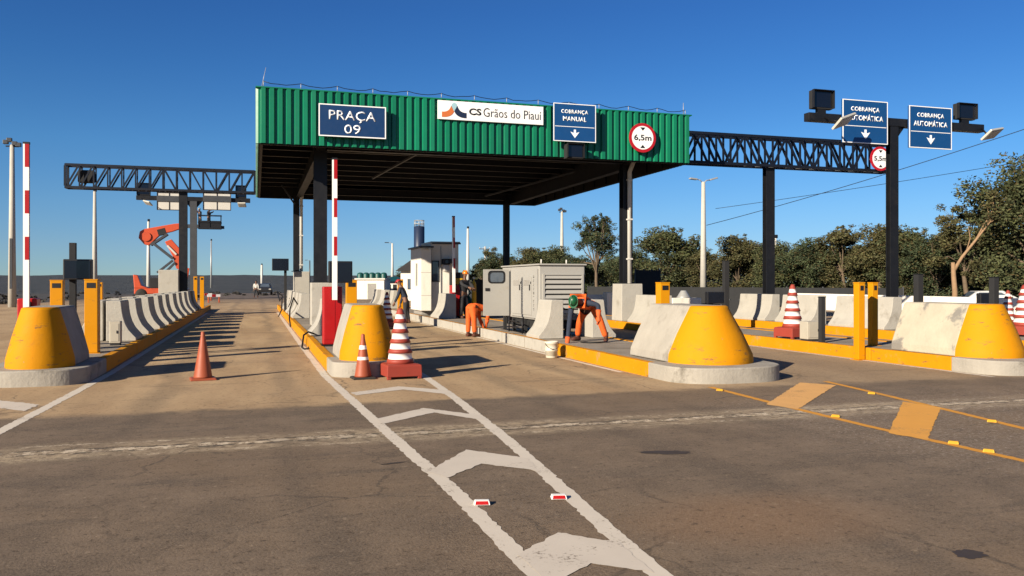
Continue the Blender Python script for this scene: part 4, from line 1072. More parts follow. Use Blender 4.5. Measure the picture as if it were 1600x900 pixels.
# ------------------------------------------------------------------ toll booth
bx0, bx1, by0, by1 = 6.49, 8.14, 34.0, 36.1
B = thing('toll_booth', 'white toll booth with dark window, standing under the canopy', 'toll booth', ((bx0 + bx1) / 2, by0, KH - .013)); bc = (bx0 + bx1) / 2
def bb(name, x0, x1, y0, y1, z0, z1, mat, bev=0.0, par=None):
    return MB().box(x0 - bc, x1 - bc, y0 - by0, y1 - by0, z0 - zo, z1 - zo).build(name, MT[mat], par or B, bev)
bb('tower_wall', bx0, 6.93, by0 - .25, by1, .42, 3.02, 'white_wall', .015)
bb('wall', 6.94, bx1, by0, by1 - .1, .42, 3.22, 'white_wall', .015)
bb('roof', 6.945, bx1 + .06, by0 - .06, by1 - .02, 3.222, 3.30, 'white_metal', .01)
bb('roof', bx0 - .12, 6.99, by0 - .45, by1 + .02, 3.022, 3.09, 'steel_grey', .01)
bb('corner_trim', 6.935, 6.985, by0 - .05, by0 - .002, .9, 3.0, 'steel')
wf = bb('window', 6.99, 7.30, by0 - .03, by0 + .02, 1.62, 2.50, 'steel')
bb('pane', 7.02, 7.27, by0 - .035, by0 - .031, 1.66, 2.46, 'glass', 0, wf)
bb('skirting', bx0 + .1, bx1 - .1, by0 + .1, by1 - .2, KH, .418, 'concrete_grey')
bb('slot', bx0 - .006, bx0 + .002, by0 + .5, by0 + .9, 1.45, 2.4, 'concrete_grey')
for x in (6.55, 6.75):
    bb('soffit_lamp', x, x + .13, by0 - .42, by0 - .28, 2.96, 3.02, 'lens')
bb('ac_unit', 7.62, 7.98, by0 - .28, by0 - .002, 2.35, 2.62, 'white_metal', .01)
bb('grille', 7.66, 7.86, by0 - .288, by0 - .281, 2.39, 2.58, 'steel_grey')
bb('conduit', 7.36, 7.39, by0 - .04, by0 - .002, .6, 3.1, 'galv')
for z in (1.05, 2.0): bb('panel_joint', bx0 - .004, 6.934, by0 - .256, by0 - .248, z, z + .012, 'concrete_grey')
bb('gutter', 6.99, bx1 + .07, by0 - .12, by0 - .062, 3.19, 3.25, 'steel_grey')
t = thing('camera_unit', 'grey camera unit with hood mounted above the red boom cabinet', 'camera', (7.52, by0 - .35, 2.05), 0)
MB().box(-.16, .16, -.16, .16, .28, .52).build('housing', MT['steel'], t, .02)
MB().box(-.11, .13, -.12, .12, 0, .27).build('body', MT['white_metal'], t, .03)
MB().box(-.03, .03, .162, .35, .30, .40).build('bracket', MT['steel'], t)
MB().tube((0, -.17, .40), (0, -.16, .40), .07, n=14).build('lens', MT['screen'], t)

# ------------------------------------------------------------------ people
def skin_mesh(name, nodes, edges, mats, parent, sub=2):
    """continuous skinned surface; nodes: {key: (pos, radius or (rx, ry))}"""
    keys = list(nodes); idx = {k: i for i, k in enumerate(keys)}
    me = bpy.data.meshes.new(name); me.from_pydata([nodes[k][0] for k in keys], [(idx[a], idx[c_]) for a, c_ in edges], [])
    o = bpy.data.objects.new(name, me); COL.objects.link(o); o.parent = parent
    me.materials.append(mats)
    o.modifiers.new('Skin', 'SKIN')
    lay = me.skin_vertices[0] if len(me.skin_vertices) else None
    for k in keys:
        r = nodes[k][1]; r = r if isinstance(r, tuple) else (r, r)
        lay.data[idx[k]].radius = r; lay.data[idx[k]].use_root = (k == keys[0])
    s_ = o.modifiers.new('Subdivision', 'SUBSURF'); s_.levels = sub; s_.render_levels = sub
    return o
def hand(parent, w, d, mat, side, name='hand'):
    """palm with five bent fingers; w: wrist point, d: direction of the hand"""
    w, d = Vector(w), Vector(d).normalized()
    a = d.cross(Vector((0, 1, 0)) if abs(d.y) < .9 else Vector((1, 0, 0))).normalized(); n = d.cross(a).normalized()
    b = MB(); p = w + d * .10
    b.path(([w - d * .16, w - d * .05] if name == 'glove' else [w - d * .04]) + [w, w + d * .03, w + d * .075, w + d * .105], ([.064, .052] if name == 'glove' else [.032]) + [.036, .040, .046, .036], 10)
    for k, L in enumerate((.070, .082, .078, .060)):
        s = w + d * .09 + a * (k - 1.5) * .021
        b.path([s, s + d * L * .5 + n * .006 * side, s + d * L * .85 + n * .026 * side, s + d * L * .95 + n * .045 * side], [.0105, .010, .009, .007], 6)
    s = w + d * .035 + a * -.038
    b.path([s, s + d * .035 - a * .022, s + d * .068 - a * .020 + n * .014 * side], [.013, .012, .009], 6)
    return b.build(name, mat, parent)
def person(label, loc, rz, J, mats, hat, gloves=None, vest=None, group=None):
    """J: joints in the person's own frame (facing +X). mats: shirt, trousers"""
    t = thing('person', label, 'person', loc, rz, group)
    V = {k: Vector(p) for k, p in J.items()}
    dirs = lambda a, c_: (V[c_] - V[a]).normalized()
    up = dirs('chest', 'neck')
    hd = V['head']
    nd = {'pelvis': (V['pelvis'], (.145, .105)), 'waist': ((V['pelvis'] + V['chest']) / 2, (.13, .10)), 'chest': (V['chest'], (.16, .115)), 'neck': (V['neck'], .06), 'head': (V['neck'] + (hd - V['neck']) * .5, .065), 'skull': (hd, (.082, .098)), 'top': (hd + (hd - V['neck']).normalized() * .10, .07)}
    ed = [('pelvis', 'waist'), ('waist', 'chest'), ('chest', 'neck'), ('neck', 'head'), ('head', 'skull'), ('skull', 'top')]
    for s in 'LR':
        nd['sh' + s] = (V['sh' + s], .058); nd['el' + s] = (V['el' + s], .042); nd['wr' + s] = (V['wr' + s], .030)
        nd['hip' + s] = (V['hip' + s], .088); nd['kn' + s] = (V['kn' + s], .058); nd['an' + s] = (V['an' + s], .042)
        nd['to' + s] = (V['to' + s], .034)
        ed += [('chest', 'sh' + s), ('sh' + s, 'el' + s), ('el' + s, 'wr' + s), ('pelvis', 'hip' + s), ('hip' + s, 'kn' + s), ('kn' + s, 'an' + s), ('an' + s, 'to' + s)]
    body = skin_mesh('body', nd, ed, MT['skin'], t)
    # clothes: the same chains, a little fuller, ending at neckline, cuffs, waist and hems
    g = .022
    sn = {'chest': (V['chest'], (.16 + g, .12 + g)), 'waist': ((V['pelvis'] + V['chest']) / 2, (.135 + g, .105 + g)), 'hem': (V['pelvis'] + (V['chest'] - V['pelvis']) * .08, (.145 + g, .115 + g)), 'collar': (V['chest'] + (V['neck'] - V['chest']) * .62, .085)}
    se = [('chest', 'waist'), ('waist', 'hem'), ('chest', 'collar')]
    for s in 'LR':
        sn['sh' + s] = (V['sh' + s], .075); sn['el' + s] = (V['el' + s], .060); sn['wr' + s] = (V['el' + s] + (V['wr' + s] - V['el' + s]) * .92, .050)
        se += [('chest', 'sh' + s), ('sh' + s, 'el' + s), ('el' + s, 'wr' + s)]
    skin_mesh('shirt', sn, se, MT[mats[0]], t)
    tn = {'pelvis': (V['pelvis'], (.155 + g, .125 + g)), 'belt': (V['pelvis'] + (V['chest'] - V['pelvis']) * .14, (.145 + g, .112 + g))}; te = [('pelvis', 'belt')]
    for s in 'LR':
        tn['hip' + s] = (V['hip' + s] , .112); tn['kn' + s] = (V['kn' + s], .082); tn['an' + s] = (V['an' + s] + (V['kn' + s] - V['an' + s]) * .06, .072)
        te += [('pelvis', 'hip' + s), ('hip' + s, 'kn' + s), ('kn' + s, 'an' + s)]
    skin_mesh('trousers', tn, te, MT[mats[1]], t)
    for s in 'LR':
        a, c_ = V['an' + s], V['to' + s]; f = (c_ - a); f.z = 0; f.normalize()
        b = MB(); b.path([a + Vector((0, 0, .14)), a + Vector((0, 0, .05)), a + Vector((0, 0, -.02))], [.052, .055, .05], 10)
        z0 = a.z - .085
        b.path([Vector((a.x, a.y, z0 + .045)) - f * .07, Vector((a.x, a.y, z0 + .055)), Vector((a.x, a.y, z0 + .05)) + f * .10, Vector((a.x, a.y, z0 + .04)) + f * .19], [.042, .055, .048, .032], 10)
        b.build('boot', MT['boot'], t)
        hand(t, V['wr' + s], (V['wr' + s] - V['el' + s]), MT[gloves] if gloves else MT['skin'], 1 if s == 'L' else -1, 'glove' if gloves else 'hand')
    # head: face features and headgear in the head's own frame
    ax = (hd - V['neck']).normalized(); fw = V['face'] - hd; fw = (fw - ax * fw.dot(ax)).normalized(); sd = ax.cross(fw)
    Mx = Matrix((( fw.x, sd.x, ax.x, hd.x), (fw.y, sd.y, ax.y, hd.y), (fw.z, sd.z, ax.z, hd.z), (0, 0, 0, 1)))
    b = MB(); b.add([(.088, -.014, .0), (.088, .014, .0), (.088, 0, .045), (.116, 0, .002), (.09, 0, -.012)], [(0, 3, 2), (3, 1, 2), (0, 4, 3), (4, 1, 3)])
    b.xf(Mx).build('nose', MT['skin'], t)
    for s in (-1, 1):
        MB().sphere((.084, s * .034, .03), .012, .016, .008, nu=8, nv=6).xf(Mx).build('eye', MT['text_black'], t)
        MB().sphere((-.005, s * .088, .012), .022, .012, .034, nu=8, nv=6).xf(Mx).build('ear', MT['skin'], t)
    MB().sphere((.080, 0, -.04), .010, .028, .006, nu=8, nv=6).xf(Mx).build('mouth', MT['maroon_cloth'], t)
    b = MB()
    if hat[1] == 'helmet':
        b.sphere((0, 0, .055), .125, .108, .115, nu=20, nv=8, z0=0.0); b.prism([(.135 * math.cos(a) + (.035 if math.cos(a) > .3 else 0), .118 * math.sin(a)) for a in [2 * math.pi * k / 20 for k in range(20)]], 'z', .045, .060)
        b.bar((-.10, 0, .13), (.09, 0, .145), .03, .07)
    else:
        b.sphere((0, 0, .045), .112, .10, .09, nu=18, nv=8, z0=0.0); b.prism([(.08, -.075), (.16, -.06), (.19, 0), (.16, .06), (.08, .075)], 'z', .042, .054)
    b.xf(Mx).build(hat[1] if hat[1] == 'helmet' else 'cap', MT[hat[0]], t)
    if vest:
        vn = {'chest': (V['chest'], (.16 + .045, .12 + .04)), 'waist': (V['pelvis'] + (V['chest'] - V['pelvis']) * .35, (.14 + .045, .11 + .045)), 'collar': (V['chest'] + (V['neck'] - V['chest']) * .45, .12)}
        skin_mesh('vest', vn, [('chest', 'waist'), ('chest', 'collar')], MT[vest], t)
    return t
def bent(lean, hipz=.88, reachL=(.62, .12, .30), reachR=(.60, -.12, .30), spread=.12, fx=0.0, kbend=.05, headlift=.10):
    a = R(lean); d = Vector((math.sin(a), 0, math.cos(a)))
    pel = Vector((0, 0, hipz)); ch = pel + d * .42; nk = ch + d * .14 + Vector((0, 0, .02))
    hdir = (d + Vector((.25, 0, -.1 if lean > 60 else .3)) * headlift * 3).normalized(); hd = nk + hdir * .17
    J = {'pelvis': pel, 'chest': ch, 'neck': nk, 'head': hd}
    perp = Vector((-math.cos(a) * -1, 0, -math.sin(a)))       # towards the front of the face
    J['face'] = hd + Vector((math.cos(a), 0, -math.sin(a)))
    for s, y, rc in (('L', 1, reachL), ('R', -1, reachR)):
        sh = ch + d * .07 + Vector((0, y * .19, 0)); wr = Vector(rc); mid = (sh + wr) / 2
        out = .5 * max(0, .56 - (wr - sh).length); J['sh' + s] = sh; J['wr' + s] = wr
        J['el' + s] = mid + Vector((-.04, y * (.03 + out), 0))
        J['hip' + s] = pel + Vector((0, y * .09, -.06)); J['kn' + s] = Vector((fx + kbend, y * (.09 + spread * .4), .46 * hipz / .88)); J['an' + s] = Vector((fx, y * (.09 + spread * .6), .09)); J['to' + s] = Vector((fx + .16, y * (.10 + spread * .7), .045))
    return J
x, y = P(746, 526)
person('worker in bright orange overalls bent double beside the generator door', (x - .20, y - .05, 0), R(28), bent(100, .90, (.56, .10, .28), (.46, -.16, .36), .08, .0, .0), ('orange_suit', 'orange_suit'), ('orange_suit', 'cap'), 'glove')
J = bent(84, .86, (.46, .46, .10), (.66, -.22, -.02), .46, -.1, .08)
J['elL'] = J['shL'] + Vector((-.06, .25, -.05)); J['wrL'] = J['elL'] + Vector((.05, .03, -.27))
person('worker in green helmet and orange vest stooping at the kerb by the bucket', (7.30, 17.62, KH - .013), R(-140), J, ('navy_cloth', 'orange_suit'), ('helmet_green', 'helmet'), 'glove', 'orange_suit')
up = bent(6, .90, (.40, .16, 1.12), (.42, -.10, 1.16), .10)
c = PY(724, 440, 30.4)
person('worker in orange helmet and dark overalls standing behind the red cabinet', (c[0], 30.4, KH - .013), R(-60), up, ('dark_cloth', 'dark_cloth'), ('helmet_orange', 'helmet'), None, None)
up2 = bent(24, .90, (.42, .18, .80), (.30, -.20, .72), .16, -.05)
c = P(630, 505)
person('worker in red cap and dark navy clothes beside the white booth', (c[0] + .12, c[1], 0), R(155), up2, ('navy_cloth', 'dark_cloth'), ('helmet_red', 'cap'), None, None)
# distant pedestrian far along the left lane
c = P(400, 465)
person('tiny distant pedestrian in a pale top walking in the left lane', (c[0], c[1], 0), R(90), bent(4, .90, (.1, .22, .85), (-.05, -.22, .85), .14), ('white_metal', 'dark_cloth'), ('dark_cloth', 'cap'))

# bucket, hoses, tools
x, y = P(865, 560); t = thing('bucket', 'dirty white plastic bucket on the road at the island kerb', 'bucket', (x, y + .13, .004))
MB().lathe([(.115, 0), (.12, .01), (.128, .14), (.137, .145), (.138, .165), (.131, .17), (.138, .29), (.148, .295), (.149, .345), (.140, .35), (.132, .345), (.128, .05), (.001, .045)], 28).build('body', MT['bucket'], t)
b = MB(); b.path([(-.148 * math.cos(R(a)), -.02 - .15 * math.sin(R(a)), .31 - .12 * math.sin(R(a))) for a in range(0, 181, 15)], .006, 6); b.build('handle', MT['steel'], t)
def hose(label, pts, r=.014, name='cable', mat='hose'):
    o = MB().path(pts, r, 8).build(name, MT[mat]); return tag(o, label, 'cable', 'loose cables on the islands')
hose('black cable looping over the yellow kerb behind the narrow island block', [(1.72, 22.0, .26), (1.45, 21.8, .27), (1.25, 21.3, .36), (1.12, 21.0, .30), (1.06, 20.6, .03), (1.10, 20.2, .02), (1.25, 20.3, .02), (1.22, 20.7, .02)], .022)
hose('black cable hanging over the kerb at the far barriers', [(1.7, 33.5, .5), (1.38, 33, 1.0), (1.22, 32.2, .6), (1.16, 31.2, .28), (1.18, 30.8, .02)], .028)
hose('black cable coiled at the barrier ends far along the narrow island', [(1.3, 43, .9), (1.0, 42.5, 1.1), (1.1, 41.8, .7), (1.2, 41.2, .9), (1.15, 40.4, .3), (1.0, 40.0, .02)], .03)
x, y = P(965, 541, KH); hose('short black cable lying by the worker\'s glove on the island paving', [(6.95, 17.3, .262), (7.1, 17.1, .262), (7.3, 17.05, .262), (7.55, 17.2, .262)], .016)
c = PY(727, 490, 31.0)
b = MB(); b.sphere((0, 0, .42), .20, .20, .44, nu=14, nv=10); b.path([(-.05, -.1, .8), (.06, -.16, .95), (-.02, -.12, 1.12)], .03, 6)
o = b.build('sack', MT['green_bag'], None, 0, (c[0] + .10, 31.0, KH - .013)); tag(o, 'green plastic sack standing between red cabinet and bent worker', 'sack')
t = thing('gas_cylinder', 'slim yellow cylinder with hoses beside the worker in orange helmet', 'gas cylinder', (c[0] + .28, 30.75, KH - .013))
MB().lathe([(.09, 0), (.09, 1.25), (.07, 1.36), (.03, 1.42), (.03, 1.48), (.001, 1.485)], 16).build('body', MT['gear_yellow'], t)
MB().box(-.03, .03, -.06, .06, 1.485, 1.56).build('valve', MT['galv'], t)

# ------------------------------------------------------------------ boom lift with worker
LYY = 82.0
def lp(px, py, dy=0): return Vector(PY(px, py, LYY)) + Vector((0, dy, 0))
base = lp(262, 441); gx0 = base.x
T = thing('boom_lift', 'red articulated boom lift raised beyond the barriers at left', 'boom lift', (gx0, LYY, 0))
rel = lambda px, py, dy=0: lp(px, py, dy) - Vector((gx0, LYY, 0))
xa, xb = rel(212, 450).x, rel(312, 450).x
MB().box(xa, xb - 1.0, -1.1, 1.1, .55, 1.05).build('chassis', MT['lift_red'], T, .05)
MB().prism([(xa, 1.06), (xa + 1.2, 1.06), (xa + .6, 1.3), (xa + .3, 2.2), (xa - .1, 2.3)], 'y', -1.0, 1.0).build('counterweight', MT['lift_red'], T, .06)
MB().box(xa + 1.25, xb - 2.0, -.9, .9, 1.06, 2.0).build('engine_cover', MT['black_matt'], T, .05)
for x in (xa + .6, xb - 1.8):
    for yy in (-1.12, .82):
        MB().lathe([(.2, 0), (.50, .02), (.52, .1), (.52, .24), (.50, .3), (.2, .3)], 20).xf(Matrix.Translation((x, yy, .52)) @ Matrix.Rotation(R(-90), 4, 'X')).build('wheel', MT['rubber'], T)
MB().bar(rel(285, 436), rel(288, 418), .9, .7).build('turret', MT['lift_red'], T)
b = MB(); pts = [(258, 378), (268, 374), (284, 392), (287, 420), (276, 420), (270, 400)]
b.prism([(rel(*p).x, rel(*p).z) for p in pts], 'y', -.30, .30); b.build('lower_boom', MT['lift_red'], T, .04)
b = MB(); pts = [(217, 372), (219, 362), (226, 358), (272, 350), (284, 349), (284, 357), (270, 362), (252, 366), (233, 384), (226, 382)]
b.prism([(rel(*p).x, rel(*p).z) for p in pts], 'y', -.32, .32); b.build('upper_boom', MT['lift_red'], T, .05)
for (a_, e_, m_, w_) in (((262, 356), (283, 352), 'lift_red', .42), ((247, 364), (259, 361), 'black_matt', .70)):
    MB().bar(rel(*a_), rel(*e_), w_, w_ * .8).build('telescopic_section', MT[m_], T)
MB().tube(rel(229, 370, -.42), rel(229, 370, .42), .42, n=18).build('knuckle', MT['lift_red'], T)
b = MB(); b.bar(rel(262, 384, -.34), rel(276, 398, -.34), .16); b.build('cylinder_rod', MT['white_metal'], T)
b = MB()
for dy in (-.35, .35):
    b.bar(rel(238, 379, dy), rel(270, 404, dy), .22); b.bar(rel(236, 383, dy), rel(262, 366, dy), .20)
    b.bar(rel(270, 407, dy), rel(246, 426, dy), .16); b.bar(rel(274, 410, dy), rel(260, 424, dy), .16)
b.build('linkage_frame', MT['steel_grey'], T)
MB().bar(rel(282, 353), rel(313, 354), .34).build('jib', MT['steel_grey'], T)
b = MB(); p0, p1 = rel(310, 356), rel(346, 352); z0, z1 = p0.z - .1, p0.z + 1.15
b.box(p0.x, p1.x, -.5, .5, z0, z0 + .12)
for x in (p0.x + .04, (p0.x + p1.x) / 2, p1.x - .04):
    for yy in (-.46, .46): b.bar((x, yy, z0 + .12), (x, yy, z1), .06)
for z in (z0 + .6, z1):
    for yy in (-.46, .46): b.bar((p0.x, yy, z), (p1.x, yy, z), .06)
    for x in (p0.x, p1.x): b.bar((x, -.43, z), (x, .43, z), .06)
b.box(p0.x + .05, p1.x - .05, -.44, -.41, z0 + .12, z0 + .75); b.box(p1.x - .3, p1.x + .25, -.3, .3, z0 + .05, z0 + .3)
b.build('basket_frame', MT['steel'], T)
c = lp(326, 356)
up3 = bent(5, .90, (.35, .2, 1.5), (.38, -.15, 1.6), .1)
person('worker in dark camouflage clothes standing in the lift basket', (c.x, LYY, p0.z + .03), R(-40), up3, ('dark_cloth', 'dark_cloth'), ('dark_cloth', 'cap'))
person('second worker in dark clothes beside him in the lift basket', (c.x - .75, LYY + .1, p0.z + .03), R(-140), up3, ('navy_cloth', 'dark_cloth'), ('grey_cloth', 'helmet'))

# ------------------------------------------------------------------ light poles
def pole(label, px, pytop, d, r0, r1, kind, mat='pole_concrete', nm='light_pole'):
    X, Y, Z = PD(px, pytop, d)
    t = thing(nm, label, 'light pole', (X, Y, -.01), 0, 'light poles around the plaza')
    MB().tube((0, 0, 0), (0, 0, Z), r0, r1, 14).build('shaft', MT[mat], t)
    if kind == 'cluster':
        MB().bar((-.36, 0, Z - .1), (.38, 0, Z - .1), .08).build('cross_arm', MT['steel'], t)
        MB().box(-.09, .05, -r0 - .01, -r0 * .8, 1.2, 4.4).build('recess_shade', MT['steel_grey'], t)  # dark strip on the shaft imitates the shade of recesses that are not modelled
        for k, (x, dz) in enumerate(((-.34, .12), (-.14, .26), (.16, .05), (.38, -.02))):
            b = MB(); b.box(x - .15, x + .15, -.20, .06, Z - .1 + dz, Z + .16 + dz); b.build('floodlight', MT['steel_grey'], t, .03)
    elif kind == 'double':
        for s in (-1, 1):
            b = MB(); b.path([(0, 0, Z - .15), (s * .25, 0, Z + .12), (s * .6, 0, Z + .18)], .04, 8); b.build('lamp_arm', MT['galv'], t)
            b = MB(); b.bar((s * .55, 0, Z + .17), (s * 1.15, 0, Z + .22 + (.12 if s > 0 else 0)), .30, .12); b.build('lamp_head', MT['galv'], t, .03)
    elif kind == 'single':
        b = MB(); b.path([(0, 0, Z - .1), (-.15, 0, Z + .05), (-.7, 0, Z + .1)], .04, 8); b.build('lamp_arm', MT['galv'], t)
        MB().bar((-.6, 0, Z + .1), (-1.2, 0, Z + .1), .3, .12).build('lamp_head', MT['steel_grey'], t, .03)
    elif kind == 'cross':
        MB().bar((-1.2, 0, Z - .5), (1.0, 0, Z - .5), .14).build('cross_arm', MT['bark'], t)
        for x in (-1.1, -.4, .9): MB().tube((x, 0, Z - .43), (x, 0, Z - .15), .06, n=8).build('insulator', MT['white_metal'], t)
    elif kind == 'tip':
        MB().box(-.1, .16, -.1, .1, Z, Z + .3).build('lamp_head', MT['steel'], t, .02)
    return t, Vector((X, Y, Z))
pole('tall tapered concrete pole with a cluster of floodlights, behind the leftmost island', 19, 226, 53, .24, .13, 'cluster')
pole('tall slim concrete pole right of the dark display under the left gantry', 148, 299, 72, .24, .12, 'tip')
pole('slim white pole standing behind the red lift boom', 232, 346, 100, .26, .14, 'tip', 'white_metal')
pole('thin dark tipped pole between the grey sign post and the canopy', 330, 376, 150, .18, .10, 'tip', 'galv')
pole('short white pole with side arm far along the left lane', 409, 414, 170, .26, .22, 'tip', 'white_metal')
pole('white pole with single lamp arm beyond the narrow island', 613, 380, 130, .26, .14, 'single', 'white_metal')
pole('white pole right of the toll booth boom', 731, 357, 115, .28, .14, 'tip', 'white_metal')
pole('utility pole with wooden cross arm beyond the orange helmet', 758, 385, 165, .26, .16, 'cross')
pole('slim concrete pole with lamp cluster above the generator', 878, 330, 100, .30, .14, 'cluster')
_, pj = pole('stout tapered concrete pole with two lamp arms before the woodland', 1099, 284, 62, .26, .14, 'double')
pole('thin white pole seen just right of the gantry column', 1212, 372, 72, .10, .07, 'tip', 'white_metal')
pole('tiny dark pole with arm far off beside the narrow island column', 484, 407, 210, .2, .14, 'single', 'steel_grey')
def wire(label, a, c_, sag):
    a, c_ = Vector(a), Vector(c_); pts = [a + (c_ - a) * (k / 16) - Vector((0, 0, sag * 4 * (k / 16) * (1 - k / 16))) for k in range(17)]
    tag(MB().path(pts, .022, 5).build('power_line', MT['steel']), label, 'power line', 'power lines crossing the sky')
wire('lowest power line rising to the right from the two armed pole', PD(1104, 352, 62), PD(1680, 175, 46), .25)
wire('faint power line above the treetops near the large tree', PD(1118, 326, 75), PD(1700, 235, 70), .15)

# ------------------------------------------------------------------ background structures
c = PD(655, 385, 112)
t = thing('water_tower', 'dark blue cylindrical water tower with railing rising behind the booth', 'water tower', (c[0], c[1], -.02))
MB().lathe([(.72, 0), (.72, 9.1), (.66, 9.12), (.001, 9.3)], 24).build('tank', MT['tank_blue'], t)
b = MB()
for k in range(10):
    a = 2 * math.pi * k / 10; b.tube((.66 * math.cos(a), .66 * math.sin(a), 9.1), (.66 * math.cos(a), .66 * math.sin(a), 9.95), .035, n=6)
for z in (9.5, 9.95): b.path([(.66 * math.cos(2 * math.pi * k / 20), .66 * math.sin(2 * math.pi * k / 20), z) for k in range(21)], .04, 5)
b.build('railing', MT['galv'], t)
def bldg(label, px0, px1, d, zwall, zroof, depth, wall, roof, name='house'):
    a, c_ = PD(px0, 441, d), PD(px1, 441, d)
    t = thing(name, label, 'building', (a[0], a[1], -.02)); L = math.hypot(c_[0] - a[0], c_[1] - a[1]); t.rotation_euler = (0, 0, math.atan2(c_[1] - a[1], c_[0] - a[0]))
    MB().box(0, L, 0, depth, 0, zwall).build('wall', MT[wall], t)
    e = .4
    if zroof > zwall + .4:
        vs = [(-e, -e, zwall + .002), (L + e, -e, zwall + .002), (L + e, depth + e, zwall + .002), (-e, depth + e, zwall + .002), (L * .32, depth / 2, zroof), (L * .68, depth / 2, zroof)]
        MB().add(vs, [(0, 3, 2, 1), (0, 1, 5, 4), (2, 3, 4, 5), (1, 2, 5), (3, 0, 4)]).build('roof', MT[roof], t)
    else:
        MB().box(-.1, L + .1, -.15, depth + .1, zwall + .002, zroof).build('coping', MT[roof], t)
    return t, L
t, L = bldg('low white house with dark hipped roof beside the white booth', 626, 690, 72, 2.6, 4.0, 5, 'white_wall', 'roof_dark')
for x in (.6, 1.5): f = MB().box(x, x + .5, -.02, .02, 1.0, 1.9).build('window', MT['steel'], t); MB().box(x + .05, x + .45, -.025, -.021, 1.05, 1.85).build('pane', MT['glass'], f)
t, L = bldg('long white boundary building beyond the narrow island', 556, 600, 78, 1.86, 2.0, 4, 'white_wall', 'white_metal', 'shed')
f = MB().box(1.1, 1.9, -.02, .02, .02, 1.5).build('door', MT['concrete_grey'], t)
t, L = bldg('low pale shed with green fascia between the pole and the white building', 600, 624, 84, 1.7, 2.2, 4, 'white_wall', 'tank_green', 'shed')
for x in (.3, .9): f = MB().box(x, x + .4, -.02, .02, .5, 1.4).build('window', MT['steel'], t)
TL = ['leftmost', 'second', 'third', 'fourth', 'rightmost']
for i in range(5):
    c = PD(563 + i * 9.2, 441, 92)
    o = tag(MB().lathe([(.34, 0), (.36, .1), (.36, 2.45), (.30, 2.62), (.12, 2.7), (.001, 2.7)], 18).build('storage_tank', MT['tank_green'], None, 0, (c[0], c[1], -.02)), f'dark green storage tank above the white building, {TL[i]} of five', 'tank', 'green storage tanks in a row')
# shade cloth fence panels near the woodland
def fence(label, p0, p1, z0, z1, n=3):
    a, c_ = Vector(p0), Vector(p1); L = (c_ - a).length
    t = thing('fence', label, 'fence', (a.x, a.y, 0), math.atan2(c_.y - a.y, c_.x - a.x))
    MB().box(0, L, -.015, .015, z0, z1).build('cloth_panel', MT['fence_dark'], t)
    for k in range(n + 1): MB().box(L * k / n - .04, L * k / n + .04, .016, .09, 0, z1 + .06).build('fence_post', MT['steel_grey'], t)
fence('dark shade cloth fence between the column plinth and yellow post', PD(994, 441, 44)[:2], PD(1032, 441, 45)[:2], .1, 2.25)
fence('long low dark fence running along the woodland edge', (25.5, 62), (36.5, 40), .1, 1.25, 10)
fence('dark panel standing behind the worker in the orange helmet', PD(738, 441, 44)[:2], PD(766, 441, 44)[:2], .1, 1.75)
fence('dark low barrier wall beside the gantry column', PD(1139, 441, 34)[:2], PD(1190, 441, 33)[:2], .1, .86, 3)
# white pavers / blocks behind
c = PD(1068, 480, 34)
o = tag(MB().box(-.66, .66, -.3, .3, 0, .86).build('concrete_block', MT['white_wall'], None, .02, (c[0], c[1], .1)), 'long low white block behind the broad yellow block', 'block')
o = tag(MB().lathe([(.30, 0), (.26, .05), (.12, .28), (.10, .30), (.001, .30)], 16).build('hopper', MT['galv'], None, 0, (c[0], c[1], .962)), 'small grey cone shaped cap lying on the low white block', 'cap')
for (px, w, lab) in ((938, 1.15, 'white block wall seen between the generator and plinth'), (951, .35, 'pale stubby block with reddish top beside the plinth')):
    c = PD(px, 480, 36); o = tag(MB().box(-w / 2, w / 2, -.25, .25, 0, 1.05 + (.12 if w < 1 else 0)).build('concrete_block', MT['white_wall'], None, .02, (c[0], c[1] + (0 if w < 1 else .8), -.01)), lab, 'block')

